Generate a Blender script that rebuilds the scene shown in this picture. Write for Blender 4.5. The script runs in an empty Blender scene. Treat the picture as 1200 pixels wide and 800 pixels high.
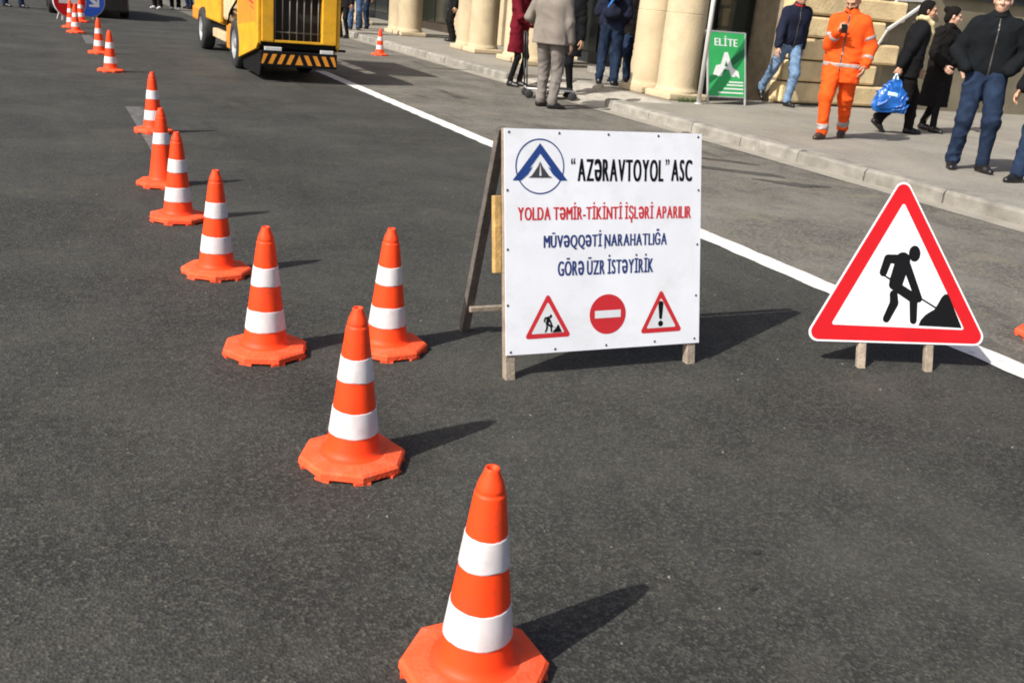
import bpy, bmesh, math, random
import numpy as np
from mathutils import Vector, Matrix

random.seed(7)
RAD = math.radians
scene = bpy.context.scene
COL = scene.collection

# ---------------------------------------------------------------- camera
# world frame: X across the road (towards the arcade), Y along the road, Z up, metres
PITCH, ROLL, YAW, CAMH, FPX = RAD(19.53), RAD(5.4), math.atan2(.447, .894), 1.46, 1150.0
_f = Vector((0, math.cos(PITCH), -math.sin(PITCH)))
_r = Vector((1, 0, 0))
_u = _r.cross(_f)
r2 = math.cos(ROLL) * _r + math.sin(ROLL) * _u
u2 = -math.sin(ROLL) * _r + math.cos(ROLL) * _u
RZ = Matrix.Rotation(-YAW, 3, 'Z')
r2, u2, f2 = RZ @ r2, RZ @ u2, RZ @ _f
cam = bpy.data.cameras.new('camera')
cam.sensor_width = 36
cam.lens = FPX / 1200 * 36
cam.clip_start, cam.clip_end = .05, 2000
camo = bpy.data.objects.new('camera', cam)
M = Matrix.Identity(4)
for i in range(3):
    M[i][0], M[i][1], M[i][2] = r2[i], u2[i], -f2[i]
M[2][3] = CAMH
camo.matrix_world = M
COL.objects.link(camo)
scene.camera = camo

# ---------------------------------------------------------------- sky, sun, exposure
SUN = Vector((-1.09, -.335, 1.0)).normalized()
world = bpy.data.worlds.new('World')
scene.world = world
world.use_nodes = True
wn = world.node_tree.nodes
sky = wn.new('ShaderNodeTexSky')
sky.sky_type = 'NISHITA'
sky.sun_disc = False
sky.sun_elevation = math.asin(SUN.z)
sky.sun_rotation = math.atan2(SUN.x, SUN.y)
sky.dust_density = 3.5
sky.air_density = .75
sky.ozone_density = .5
world.node_tree.links.new(sky.outputs[0], wn['Background'].inputs[0])
wn['Background'].inputs[1].default_value = .115
sun = bpy.data.lights.new('sun', 'SUN')
sun.energy, sun.angle, sun.color = 5.0, RAD(.55), (1, .962, .905)
suno = bpy.data.objects.new('sun', sun)
suno.rotation_euler = SUN.to_track_quat('Z', 'Y').to_euler()
COL.objects.link(suno)
scene.view_settings.view_transform = 'Standard'
scene.view_settings.look = 'None'
scene.view_settings.gamma = 1
scene.view_settings.exposure = .24
scene.render.engine = 'CYCLES'
scene.cycles.max_bounces = 6
scene.cycles.filter_width = 1.9

# ---------------------------------------------------------------- helpers
def srgb(r, g, b):
    f = lambda c: c / 12.92 if c <= .04045 else ((c + .055) / 1.055) ** 2.4
    return tuple(f(c / 255) for c in (r, g, b)) + (1,)

MATS = {}
def mat(name, col, rough=.6, var=.12, scale=6., bump=0., bscale=60., metal=0., dirt=0., dirt_col=(.06, .055, .045, 1), dscale=9., coat=0., spec=.5):
    """colour with two octaves of mottling, optional dirt patches and fine relief"""
    if name in MATS: return MATS[name]
    m = bpy.data.materials.new(name); m.use_nodes = True
    nt = m.node_tree; N = nt.nodes; L = nt.links
    b = N['Principled BSDF']
    b.inputs['Roughness'].default_value = rough
    b.inputs['Metallic'].default_value = metal
    b.inputs['Specular IOR Level'].default_value = spec
    if coat: b.inputs['Coat Weight'].default_value = coat
    tc = N.new('ShaderNodeTexCoord')
    oi = N.new('ShaderNodeObjectInfo')
    add = N.new('ShaderNodeVectorMath'); add.operation = 'ADD'
    comb = N.new('ShaderNodeVectorMath'); comb.operation = 'SCALE'; comb.inputs['Scale'].default_value = 37.
    L.new(oi.outputs['Random'], comb.inputs[0])
    L.new(tc.outputs['Object'], add.inputs[0]); L.new(comb.outputs[0], add.inputs[1])
    n1 = N.new('ShaderNodeTexNoise'); n1.inputs['Scale'].default_value = scale; n1.inputs['Detail'].default_value = 6
    L.new(add.outputs[0], n1.inputs['Vector'])
    mr = N.new('ShaderNodeMapRange'); mr.inputs[1].default_value = .3; mr.inputs[2].default_value = .7
    mr.inputs[3].default_value = 1 - var; mr.inputs[4].default_value = 1 + var
    L.new(n1.outputs[0], mr.inputs[0])
    mul = N.new('ShaderNodeVectorMath'); mul.operation = 'SCALE'
    mul.inputs[0].default_value = col[:3]
    tone = N.new('ShaderNodeMapRange'); tone.inputs[3].default_value = 1 - var * .7; tone.inputs[4].default_value = 1 + var * .35
    L.new(oi.outputs['Random'], tone.inputs[0])
    tm = N.new('ShaderNodeMath'); tm.operation = 'MULTIPLY'; L.new(mr.outputs[0], tm.inputs[0]); L.new(tone.outputs[0], tm.inputs[1])
    L.new(tm.outputs[0], mul.inputs['Scale'])
    out = mul.outputs[0]
    if dirt:
        n2 = N.new('ShaderNodeTexNoise'); n2.inputs['Scale'].default_value = dscale; n2.inputs['Detail'].default_value = 8; n2.inputs['Roughness'].default_value = .7
        L.new(add.outputs[0], n2.inputs['Vector'])
        m2 = N.new('ShaderNodeMapRange'); m2.inputs[1].default_value = .5; m2.inputs[2].default_value = .72; m2.inputs[4].default_value = dirt
        L.new(n2.outputs[0], m2.inputs[0])
        mx = N.new('ShaderNodeMix'); mx.data_type = 'RGBA'
        L.new(m2.outputs[0], mx.inputs[0]); L.new(out, mx.inputs[6]); mx.inputs[7].default_value = dirt_col
        out = mx.outputs[2]
    L.new(out, b.inputs['Base Color'])
    if bump:
        n3 = N.new('ShaderNodeTexNoise'); n3.inputs['Scale'].default_value = bscale; n3.inputs['Detail'].default_value = 5
        L.new(tc.outputs['Object'], n3.inputs['Vector'])
        bp = N.new('ShaderNodeBump'); bp.inputs['Strength'].default_value = bump; bp.inputs['Distance'].default_value = .01
        L.new(n3.outputs[0], bp.inputs['Height']); L.new(bp.outputs[0], b.inputs['Normal'])
    MATS[name] = m
    return m

def asphalt(name, base, light, stain=.4, speck=.5, wear=.35, grain=150., patch_x=None):
    """bitumen with embedded stones, worn patches, oil stains"""
    m = bpy.data.materials.new(name); m.use_nodes = True
    nt = m.node_tree; N = nt.nodes; L = nt.links
    b = N['Principled BSDF']; b.inputs['Specular IOR Level'].default_value = .4
    tc = N.new('ShaderNodeTexCoord'); P = tc.outputs['Object']
    def noise(sc, det=5, rg=.55, vec=P):
        n = N.new('ShaderNodeTexNoise'); n.inputs['Scale'].default_value = sc; n.inputs['Detail'].default_value = det; n.inputs['Roughness'].default_value = rg
        L.new(vec, n.inputs['Vector']); return n.outputs[0]
    def rng(v, a, c, lo=0., hi=1.):
        r = N.new('ShaderNodeMapRange'); r.inputs[1].default_value = a; r.inputs[2].default_value = c; r.inputs[3].default_value = lo; r.inputs[4].default_value = hi
        L.new(v, r.inputs[0]); return r.outputs[0]
    def mix(fac, a, c):
        x = N.new('ShaderNodeMix'); x.data_type = 'RGBA'
        L.new(fac, x.inputs[0])
        for s, k in ((a, 6), (c, 7)):
            if isinstance(s, tuple): x.inputs[k].default_value = s
            else: L.new(s, x.inputs[k])
        return x.outputs[2]
    def mulf(a, c):
        x = N.new('ShaderNodeMath'); x.operation = 'MULTIPLY'
        for s, k in ((a, 0), (c, 1)):
            if isinstance(s, float): x.inputs[k].default_value = s
            else: L.new(s, x.inputs[k])
        return x.outputs[0]
    dark = tuple(c * .62 for c in base[:3]) + (1,)
    v = N.new('ShaderNodeTexVoronoi'); v.inputs['Scale'].default_value = grain; L.new(P, v.inputs['Vector'])
    sep = N.new('ShaderNodeSeparateColor'); L.new(v.outputs['Color'], sep.inputs[0])
    c = mix(rng(noise(grain * .35, 3), .35, .65), dark, base)                       # bitumen film
    c = mix(mulf(rng(sep.outputs[0], .45, 1.), speck), c, light)                    # stones of many greys
    bright = (light[0] * 2.3, light[1] * 2.15, light[2] * 1.75) + (1,)
    c = mix(mulf(rng(sep.outputs[1], .965, .985), .22), c, bright)                 # the odd pale stone
    big = noise(.9, 6, .6)
    c = mix(mulf(rng(big, .42, .72), wear), c, light)                               # polished, worn areas
    tan = noise(2.3, 7, .7)
    c = mix(mulf(rng(tan, .52, .74), wear * .9), c, (light[0] * .95, light[1] * .88, light[2] * .68, 1))   # dust
    mid = noise(7, 6, .65)
    c = mix(mulf(rng(mid, .5, .75), wear * .6), c, light)
    mp = N.new('ShaderNodeMapping'); mp.inputs['Scale'].default_value = (1.9, .42, 1); L.new(P, mp.inputs['Vector'])
    st = noise(1.15, 7, .62, mp.outputs[0])
    c = mix(mulf(rng(st, .57, .72), stain), c, tuple(x * .35 for x in base[:3]) + (1,))   # oil and tyre marks
    L.new(c, b.inputs['Base Color'])
    L.new(rng(big, .3, .7, .78, .95), b.inputs['Roughness'])
    bp = N.new('ShaderNodeBump'); bp.inputs['Strength'].default_value = .7; bp.inputs['Distance'].default_value = .004
    L.new(v.outputs['Distance'], bp.inputs['Height'])
    b2 = N.new('ShaderNodeBump'); b2.inputs['Strength'].default_value = .35; b2.inputs['Distance'].default_value = .012
    L.new(mid, b2.inputs['Height']); L.new(bp.outputs[0], b2.inputs['Normal'])
    L.new(b2.outputs[0], b.inputs['Normal'])
    MATS[name] = m
    return m

def worn_paint(name, col, under, cover):
    m = bpy.data.materials.new(name); m.use_nodes = True
    nt = m.node_tree; N = nt.nodes; L = nt.links
    b = N['Principled BSDF']; b.inputs['Roughness'].default_value = .7
    tc = N.new('ShaderNodeTexCoord')
    n = N.new('ShaderNodeTexNoise'); n.inputs['Scale'].default_value = 14; n.inputs['Detail'].default_value = 10; n.inputs['Roughness'].default_value = .75
    L.new(tc.outputs['Object'], n.inputs['Vector'])
    r = N.new('ShaderNodeMapRange'); r.inputs[1].default_value = cover - .08; r.inputs[2].default_value = cover + .08
    L.new(n.outputs[0], r.inputs[0])
    x = N.new('ShaderNodeMix'); x.data_type = 'RGBA'; x.inputs[6].default_value = col; x.inputs[7].default_value = under
    L.new(r.outputs[0], x.inputs[0]); L.new(x.outputs[2], b.inputs['Base Color'])
    n2 = N.new('ShaderNodeTexNoise'); n2.inputs['Scale'].default_value = 160; L.new(tc.outputs['Object'], n2.inputs['Vector'])
    bp = N.new('ShaderNodeBump'); bp.inputs['Strength'].default_value = .4; bp.inputs['Distance'].default_value = .003
    L.new(n2.outputs[0], bp.inputs['Height']); L.new(bp.outputs[0], b.inputs['Normal'])
    MATS[name] = m
    return m

def glass(name, col, rough=.06):
    m = bpy.data.materials.new(name); m.use_nodes = True
    b = m.node_tree.nodes['Principled BSDF']
    b.inputs['Base Color'].default_value = col; b.inputs['Roughness'].default_value = rough; b.inputs['Specular IOR Level'].default_value = .5
    MATS[name] = m
    return m

class MB:
    """collects faces for ONE mesh object"""
    def __init__(self): self.v = []; self.f = []; self.sm = []
    def add(self, vs, fs, smooth=False):
        o = len(self.v); self.v += [tuple(x) for x in vs]
        self.f += [tuple(i + o for i in f) for f in fs]; self.sm += [smooth] * len(fs)
        return self
    def box(self, x0, x1, y0, y1, z0, z1):
        vs = [(x, y, z) for z in (z0, z1) for y in (y0, y1) for x in (x0, x1)]
        return self.add(vs, [(0, 2, 3, 1), (4, 5, 7, 6), (0, 1, 5, 4), (2, 6, 7, 3), (0, 4, 6, 2), (1, 3, 7, 5)])
    def obox(self, c, ax, ay, az):
        c, ax, ay, az = map(Vector, (c, ax, ay, az))
        vs = [c + sx * ax + sy * ay + sz * az for sz in (-1, 1) for sy in (-1, 1) for sx in (-1, 1)]
        return self.add(vs, [(0, 2, 3, 1), (4, 5, 7, 6), (0, 1, 5, 4), (2, 6, 7, 3), (0, 4, 6, 2), (1, 3, 7, 5)])
    def beam(self, a, b, w, d, side=(1, 0, 0)):
        a, b = Vector(a), Vector(b); z = (b - a); h = z.length / 2; z.normalize()
        x = Vector(side); x = (x - x.dot(z) * z).normalized(); y = z.cross(x)
        return self.obox((a + b) / 2, x * w / 2, y * d / 2, z * h)
    def tube(self, a, b, r1, r2=None, n=12, caps=True, smooth=True):
        r2 = r1 if r2 is None else r2
        a, b = Vector(a), Vector(b); z = (b - a).normalized()
        x = z.orthogonal().normalized(); y = z.cross(x)
        vs = []
        for p, r in ((a, r1), (b, r2)):
            vs += [p + r * (math.cos(2 * math.pi * i / n) * x + math.sin(2 * math.pi * i / n) * y) for i in range(n)]
        self.add(vs, [(i, (i + 1) % n, n + (i + 1) % n, n + i) for i in range(n)], smooth)
        if caps:
            o = len(self.v) - 2 * n
            self.f += [tuple(o + i for i in reversed(range(n))), tuple(o + n + i for i in range(n))]; self.sm += [False] * 2
        return self
    def path(self, pts, r, n=8):
        for a, b in zip(pts[:-1], pts[1:]): self.tube(a, b, r, n=n)
        return self
    def lathe(self, prof, n=24, org=(0, 0, 0), axis='Z', smooth=True, rot=0.):
        vs = []
        for r, h in prof:
            for i in range(n):
                t = 2 * math.pi * i / n + rot
                c, s = r * math.cos(t), r * math.sin(t)
                p = (c, s, h) if axis == 'Z' else ((h, c, s) if axis == 'X' else (s, h, c))
                vs.append(tuple(p[k] + org[k] for k in range(3)))
        fs = [(k * n + i, k * n + (i + 1) % n, (k + 1) * n + (i + 1) % n, (k + 1) * n + i) for k in range(len(prof) - 1) for i in range(n)]
        return self.add(vs, fs, smooth)
    def prism(self, poly, O, U, V, d):
        """2D outline in the plane O + u U + v V, thickness d along U x V"""
        O, U, V = map(Vector, (O, U, V)); n = U.cross(V).normalized()
        k = len(poly)
        vs = [O + u * U + v * V for u, v in poly] + [O + u * U + v * V + n * d for u, v in poly]
        return self.add(vs, [tuple(reversed(range(k))), tuple(range(k, 2 * k))] + [(i, (i + 1) % k, k + (i + 1) % k, k + i) for i in range(k)])
    def mesh(self, name):
        me = bpy.data.meshes.new(name)
        me.from_pydata(self.v, [], self.f)
        me.polygons.foreach_set('use_smooth', self.sm)
        bm = bmesh.new(); bm.from_mesh(me)
        bmesh.ops.recalc_face_normals(bm, faces=bm.faces)
        bm.to_mesh(me); bm.free()
        me.update()
        return me
    def build(self, name, material, parent=None, bevel=0, seg=2):
        return link(name, self.mesh(name), material, parent, bevel, seg)

def link(name, me, material, parent=None, bevel=0, seg=2):
    o = bpy.data.objects.new(name, me)
    COL.objects.link(o)
    if material is not None and not me.materials: me.materials.append(material)
    if parent is not None: o.parent = parent
    if bevel:
        b = o.modifiers.new('edge', 'BEVEL'); b.width = bevel; b.segments = seg; b.limit_method = 'ANGLE'; b.angle_limit = RAD(35)
    return o

def thing(name, label, cat, loc=(0, 0, 0), rz=0, group=None):
    o = bpy.data.objects.new(name, None); COL.objects.link(o)
    o.empty_display_size = .1
    o.location = loc; o.rotation_euler = (0, 0, rz)
    return tag(o, label, cat, group)
def tag(o, label, cat, group=None):
    o['label'] = label; o['category'] = cat
    if group: o['group'] = group
    return o
def struct(o): o['kind'] = 'structure'; return o
def stuff(o): o['kind'] = 'stuff'; return o

def glyph(ch, bold):
    cu = bpy.data.curves.new('t', 'FONT'); cu.body = ch; cu.size = 1; cu.resolution_u = 4
    o = bpy.data.objects.new('t', cu); COL.objects.link(o)
    dg = bpy.context.evaluated_depsgraph_get()
    me = bpy.data.meshes.new_from_object(o.evaluated_get(dg))
    co = np.zeros(len(me.vertices) * 3, 'f'); me.vertices.foreach_get('co', co); co = co.reshape(-1, 3)[:, :2].astype(float)
    fs = [tuple(p.vertices) for p in me.polygons]
    bpy.data.objects.remove(o); bpy.data.curves.remove(cu); bpy.data.meshes.remove(me)
    return co, fs
GL = {}
def text_mesh(body, w, h, O, U, V, lift, bold=.03, name='lettering', gap=.05):
    """flat lettering fitted into a w x h box with lower left corner O in plane U,V; the schwa is a turned e"""
    x = 0.; vs = []; fs = []
    for ch in body:
        if ch == ' ': x += .26; continue
        if (ch, bold) not in GL: GL[ch, bold] = glyph('e' if ch == 'Ə' else ch, bold)
        co, f = GL[ch, bold]; co = co.copy()
        if ch == 'Ə':
            c = (co.min(0) + co.max(0)) / 2; sz = co.max(0) - co.min(0)
            co = (c - co) / sz; H = GL.get(('O', bold)) or GL.setdefault(('O', bold), glyph('O', bold))
            lo, hi = H[0].min(0), H[0].max(0)
            co = (co + .5) * np.array(((hi - lo)[0] * .84, (hi - lo)[1])) + np.array((0, lo[1]))
        co[:, 0] += x - co[:, 0].min()
        for q, dx in enumerate((-bold, 0, bold)):      # heavier strokes: three copies, each a hair above the last
            o = len(vs); vs += [(u + dx + bold, v, q * .00012) for u, v in co]; fs += [tuple(i + o for i in g) for g in f]
        x = co[:, 0].max() + 2 * bold + gap
    co = np.array(vs); lift = lift + co[:, 2:]; co = co[:, :2]; lo, hi = co.min(0), co.max(0)
    co = (co - lo) / (hi - lo) * np.array((w, h))
    O, U, V = (np.array(q, float) for q in (O, U, V)); n = np.cross(U, V); n /= np.linalg.norm(n)
    P = O + co[:, :1] * U + co[:, 1:] * V + n * lift
    me = bpy.data.meshes.new(name); me.from_pydata(P.tolist(), [], fs); me.update()
    return me

# ---------------------------------------------------------------- materials
A_NEW = asphalt('asphalt_new', (.0245, .0246, .0212, 1), (.094, .0925, .079, 1), stain=.5, speck=.52, wear=.36, grain=115)
A_OLD = asphalt('asphalt_old', (.098, .092, .079, 1), (.215, .20, .168, 1), stain=.9, speck=.65, wear=.75, grain=70)
A_WALK = asphalt('pavement_asphalt', (.262, .242, .205, 1), (.355, .33, .278, 1), stain=.45, speck=.4, wear=.6, grain=110)
A_STAIN = asphalt('asphalt_oily', (.040, .038, .034, 1), (.11, .103, .09, 1), stain=.9, speck=.5, wear=.5, grain=130)
A_DARK = asphalt('asphalt_oil_dark', (.014, .014, .0135, 1), (.045, .044, .040, 1), stain=.5, speck=.5, wear=.4, grain=115)
GUTTER = mat('gutter_concrete', (.33, .303, .25, 1), .9, .25, 3, .5, 90, dirt=.6, dirt_col=(.12, .11, .09, 1), dscale=3)
KERB = mat('kerb_stone', (.275, .257, .22, 1), .9, .25, 5, .6, 70, dirt=.75, dirt_col=(.13, .12, .1, 1), dscale=4)
RAMP = mat('ramp_concrete', (.42, .39, .33, 1), .9, .2, 4, .6, 60, dirt=.4, dirt_col=(.2, .185, .155, 1))
LINE = worn_paint('line_paint', (.74, .73, .70, 1), (.36, .35, .32, 1), .62)
FADED = worn_paint('faded_paint', (.15, .145, .135, 1), (.062, .06, .055, 1), .5)
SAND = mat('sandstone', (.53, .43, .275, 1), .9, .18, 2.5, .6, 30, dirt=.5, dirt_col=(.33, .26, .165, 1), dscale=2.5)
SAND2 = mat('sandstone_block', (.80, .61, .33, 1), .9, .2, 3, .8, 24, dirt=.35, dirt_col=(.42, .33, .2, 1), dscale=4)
JOINT = mat('joint_mortar', (.30, .25, .17, 1), .95, .2, 6, .4)
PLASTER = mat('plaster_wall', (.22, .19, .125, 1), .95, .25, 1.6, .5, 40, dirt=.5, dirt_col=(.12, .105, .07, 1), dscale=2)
DOORWOOD = mat('dark_wood', (.055, .038, .026, 1), .5, .3, 5)
DARKMETAL = mat('dark_metal', (.02, .021, .022, 1), .5, .2, 8)
SHOPGLASS = glass('shop_glass', (.012, .016, .014, 1), .08)
ORANGE = mat('cone_orange', (1., .064, .009, 1), .55, .07, 7, .05, 120, dirt=.55, dirt_col=(.42, .06, .025, 1), dscale=11, spec=.3)
CBASE = mat('cone_base_rubber', (1., .10, .030, 1), .8, .12, 8, .35, 90, dirt=.65, dirt_col=(.55, .17, .09, 1), dscale=18, spec=.3)
BAND = mat('reflective_band', (.68, .64, .64, 1), .45, .08, 20, .03, 200, dirt=.45, dirt_col=(.45, .38, .36, 1), dscale=24)
SIGNW = mat('sign_white', (.84, .86, .9, 1), .35, .04, 5, .25, 3.5, dirt=.28, dirt_col=(.55, .54, .5, 1), dscale=7)
SIGNW2 = mat('sign_white_reflective', (.70, .715, .73, 1), .5, .04, 30, .1, 4, dirt=.2, dirt_col=(.55, .54, .5, 1), dscale=8)
RED = mat('sign_red', (.50, .010, .014, 1), .45, .05, 9, spec=.25)
BLACK = mat('sign_black', (.006, .006, .007, 1), .7, .05, 9, spec=.12)
NAVYINK = mat('ink_navy', (.016, .035, .16, 1), .5, .05, 9)
BLUEINK = mat('ink_blue', (.014, .05, .21, 1), .45, .05, 9)
REDINK = mat('ink_red', (.56, .022, .028, 1), .5, .05, 9)
GREYINK = mat('ink_grey', (.05, .052, .055, 1), .5, .05, 9)
WOODLEG = mat('weathered_timber', (.33, .27, .205, 1), .85, .25, 18, .5, 80, dirt=.5, dirt_col=(.16, .13, .1, 1), dscale=20)
WOODDARK = mat('timber_dark', (.115, .10, .085, 1), .85, .25, 18, .5, 80)
WOODYEL = mat('timber_yellow', (.50, .32, .11, 1), .75, .25, 20, .4, 80)
STEELW = mat('painted_steel_white', (.62, .61, .58, 1), .5, .08, 9, dirt=.3, dirt_col=(.3, .27, .22, 1))
NAIL = mat('nail', (.12, .115, .11, 1), .4, .1, 20, metal=.8)
YEL = mat('machine_yellow', (.72, .37, .012, 1), .5, .14, 4, .1, 6, dirt=.6, dirt_col=(.40, .20, .035, 1), dscale=5)
YELO = mat('machine_orange', (.72, .27, .02, 1), .45, .12, 5, dirt=.35, dirt_col=(.5, .2, .03, 1))
CREAM = mat('machine_cream', (.68, .50, .30, 1), .5, .15, 5, dirt=.3)
CHASSIS = mat('machine_black', (.007, .007, .007, 1), .8, .2, 8, spec=.15)
RUBBER = mat('tyre_rubber', (.022, .022, .022, 1), .8, .15, 12, .3, 60, dirt=.3, dirt_col=(.07, .065, .06, 1))
RIM = mat('wheel_rim', (.34, .35, .36, 1), .5, .15, 10, metal=.2, dirt=.3)
BARS = mat('grille_bar', (.16, .145, .115, 1), .6, .2, 10)
GRILLEIN = mat('grille_inside', (.02, .018, .014, 1), .7, .2, 8)
LAMPW = mat('lamp_lens', (.6, .6, .58, 1), .2, .05, 20)
TAILRED = mat('tail_lamp', (.35, .01, .01, 1), .2, .05, 20)
CARBLK = mat('car_black', (.008, .008, .009, 1), .25, .1, 4, coat=.6)
CARGLASS = glass('car_glass', (.01, .011, .012, 1), .05)
GREENP = mat('green_panel', (.04, .41, .11, 1), .5, .08, 5, dirt=.12, dirt_col=(.02, .2, .05, 1))
GREEND = mat('green_panel_dark', (.014, .15, .045, 1), .5, .08, 5)
ALU = mat('aluminium', (.55, .55, .54, 1), .45, .08, 10, metal=.4)
PRINTW = mat('print_white', (.8, .82, .78, 1), .5, .04, 10)
SIGNBLUE = mat('sign_blue', (.025, .11, .62, 1), .4, .05, 9)
GRASS = mat('grass_blade', (.06, .11, .025, 1), .7, .3, 20)
SKIN = mat('skin', (.50, .27, .17, 1), .5, .08, 25)
SKIN2 = mat('skin_pale', (.56, .33, .23, 1), .5, .08, 25)
HAIRB = mat('hair_black', (.008, .007, .006, 1), .85, .3, 60, .8, 160, spec=.15)
EYEM = mat('eye_dark', (.16, .12, .10, 1), .2, .05, 20)
def cloth(name, c, var=.14, rough=.9, bump=.25, dirt=0., dc=(.05, .05, .05, 1)): return mat(name, c, rough, var, 9, bump, 260, dirt=dirt, dirt_col=dc, dscale=5, spec=.12)
C_ORANGE = cloth('worker_orange', (.86, .10, .015, 1))
C_REFL = mat('reflective_tape', (.33, .30, .285, 1), .4, .2, 30)
C_BLACK = cloth('cloth_black', (.008, .0085, .010, 1))
C_BLACK2 = cloth('cloth_black_warm', (.010, .0085, .0085, 1))
C_JACK = cloth('cloth_charcoal', (.0085, .0105, .0125, 1), .2)
C_JEANS = cloth('denim_dark', (.016, .028, .058, 1), .25, dirt=.4, dc=(.036, .056, .10, 1))
C_JEANL = cloth('denim_light', (.17, .27, .42, 1), .2, dirt=.5, dc=(.32, .42, .55, 1))
C_JEANM = cloth('denim_mid', (.06, .11, .21, 1), .22, dirt=.4, dc=(.12, .19, .31, 1))
C_NAVY = cloth('cloth_navy', (.014, .017, .034, 1))
C_GREY = cloth('suit_grey', (.235, .205, .175, 1), .1)
C_GREYT = cloth('trouser_taupe', (.20, .178, .16, 1), .12)
C_BURG = cloth('coat_burgundy', (.13, .008, .016, 1), .12)
C_TIGHTS = cloth('tights_black', (.011, .010, .011, 1))
C_SCARF = cloth('scarf_cream', (.62, .52, .30, 1))
C_RED = cloth('collar_red', (.45, .03, .02, 1))
C_SHOE = mat('shoe_black', (.011, .010, .010, 1), .4, .2, 10)
C_SHOEW = mat('shoe_white', (.6, .6, .58, 1), .6, .1, 10)
C_SHOEBR = mat('shoe_brown', (.05, .028, .02, 1), .5, .2, 10)
C_BLUEB = cloth('backpack_blue', (.03, .15, .45, 1))
BAGBLUE = mat('bag_blue', (.010, .13, .50, 1), .28, .3, 14, .9, 30, dirt=.7, dirt_col=(.006, .05, .22, 1), dscale=8, spec=.7)
BAGWHITE = mat('bag_print', (.5, .72, .9, 1), .3, .1, 20)
PHONE = mat('phone_black', (.01, .01, .011, 1), .2, .05, 10)

# ---------------------------------------------------------------- ground, road, pavement
KX = 7.36                                    # road face of the kerb
WALKZ = .13
def sheet(name, m, x0, x1, y0, y1, z, nx=1, ny=1):
    mb = MB(); vs = []; fs = []
    for j in range(ny + 1):
        for i in range(nx + 1): vs.append((x0 + (x1 - x0) * i / nx, y0 + (y1 - y0) * j / ny, z))
    for j in range(ny):
        for i in range(nx):
            a = j * (nx + 1) + i; fs.append((a, a + 1, a + nx + 2, a + nx + 1))
    mb.add(vs, fs)
    return struct(mb.build(name, m))
ground = sheet('ground', mat('ground_earth', (.16, .15, .13, 1), .95, .2, .5), -600, 600, -300, 900, -.02)
road = sheet('road', A_NEW, -9, 4.1, -20, 300, 0)
lane = sheet('parking_lane', A_OLD, 4.1, 7.16, -20, 300, 0)
gutter = sheet('gutter', GUTTER, 7.12, KX + .05, -20, 300, .004)

# solid lane line: slightly uneven edges
mb = MB(); vs = []; n = 200
for i in range(n + 1):
    s = -3 + (15.9 + 3) * (i / n)
    e = .006 * math.sin(i * 1.7) + .004 * random.uniform(-1, 1)
    vs += [(4.015 + e, s, .004), (4.195 + e * .6 + .003 * random.uniform(-1, 1), s, .004)]
mb.add(vs, [(2 * i, 2 * i + 1, 2 * i + 3, 2 * i + 2) for i in range(n)])
tag(mb.build('lane_line', LINE), 'long solid white painted line running along the road past the signs', 'road marking')
for s0, s1, lab in ((8.05, 10.95, 'faded pale dash on the asphalt at the foot of the cone with a single band'),
                    (18.6, 20.5, 'faded pale dash on the asphalt just short of the far cone cluster')):
    mb = MB(); mb.add([(.80, s0, .004), (.97, s0, .004), (.98, s1, .004), (.81, s1, .004)], [(0, 1, 2, 3)])
    tag(mb.build('faded_dash', FADED), lab, 'road marking', 'faded lane dashes')

# pavement slabs of ground: three butted boxes round the dropped ramp
walk = MB()
walk.box(KX + .2, 26, -12, 12.3, -.05, WALKZ)
walk.box(8.4, 26, 12.3, 15.9, -.05, WALKZ)
walk.box(KX + .2, 26, 15.9, 90, -.05, WALKZ)
sidewalk = struct(walk.build('sidewalk', A_WALK))
# kerb stones, each its own piece
def kerb_mesh(L, seed):
    rnd = random.Random(seed)
    w, h = .2, WALKZ + .006
    mb = MB(); n = 5
    prof = [(0, -.04), (.002, h - .03), (.022, h - .004), (.05, h), (w, h), (w, -.04)]
    vs = []
    for j in range(n + 1):
        y = .006 + (L - .012) * j / n
        for (x, z) in prof:
            vs.append((x + rnd.uniform(-.008, .008) * (z > .05), y + (rnd.uniform(-.004, .004) if 0 < j < n else 0), z + rnd.uniform(-.010, .003) * (z > .05)))
    k = len(prof)
    fs = [(j * k + i, j * k + i + 1, (j + 1) * k + i + 1, (j + 1) * k + i) for j in range(n) for i in range(k - 1)]
    fs += [tuple(range(k)), tuple(reversed(range(n * k, n * k + k)))]
    mb.add(vs, fs)
    return mb.mesh('kerb_stone')
KM = [kerb_mesh(1.0, i) for i in range(5)]
for m in KM: m.materials.append(KERB)
y = -.70; i = 0
while y < 44:
    if not (12.25 < y < 15.6):
        o = link('kerb_stone', KM[i % 5], None, sidewalk)
        o.location = (KX + random.uniform(-.006, .006), y, random.uniform(-.005, .004))
        o.rotation_euler = (0, random.uniform(-.01, .01), random.uniform(-.006, .006))
    y += 1.0 if not (12.25 < y < 12.4) else 3.6
    i += 1
# rounded last kerb stone at the ramp
mb = MB()
prof = [(KX, 12.28), (KX + .005, 12.42), (KX + .04, 12.54), (KX + .12, 12.62), (KX + .28, 12.64), (KX + .28, 12.28)]
mb.prism(prof, (0, 0, -.03), (1, 0, 0), (0, 1, 0), WALKZ + .036)
mb.build('kerb_stone', KERB, sidewalk, .02)
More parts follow.
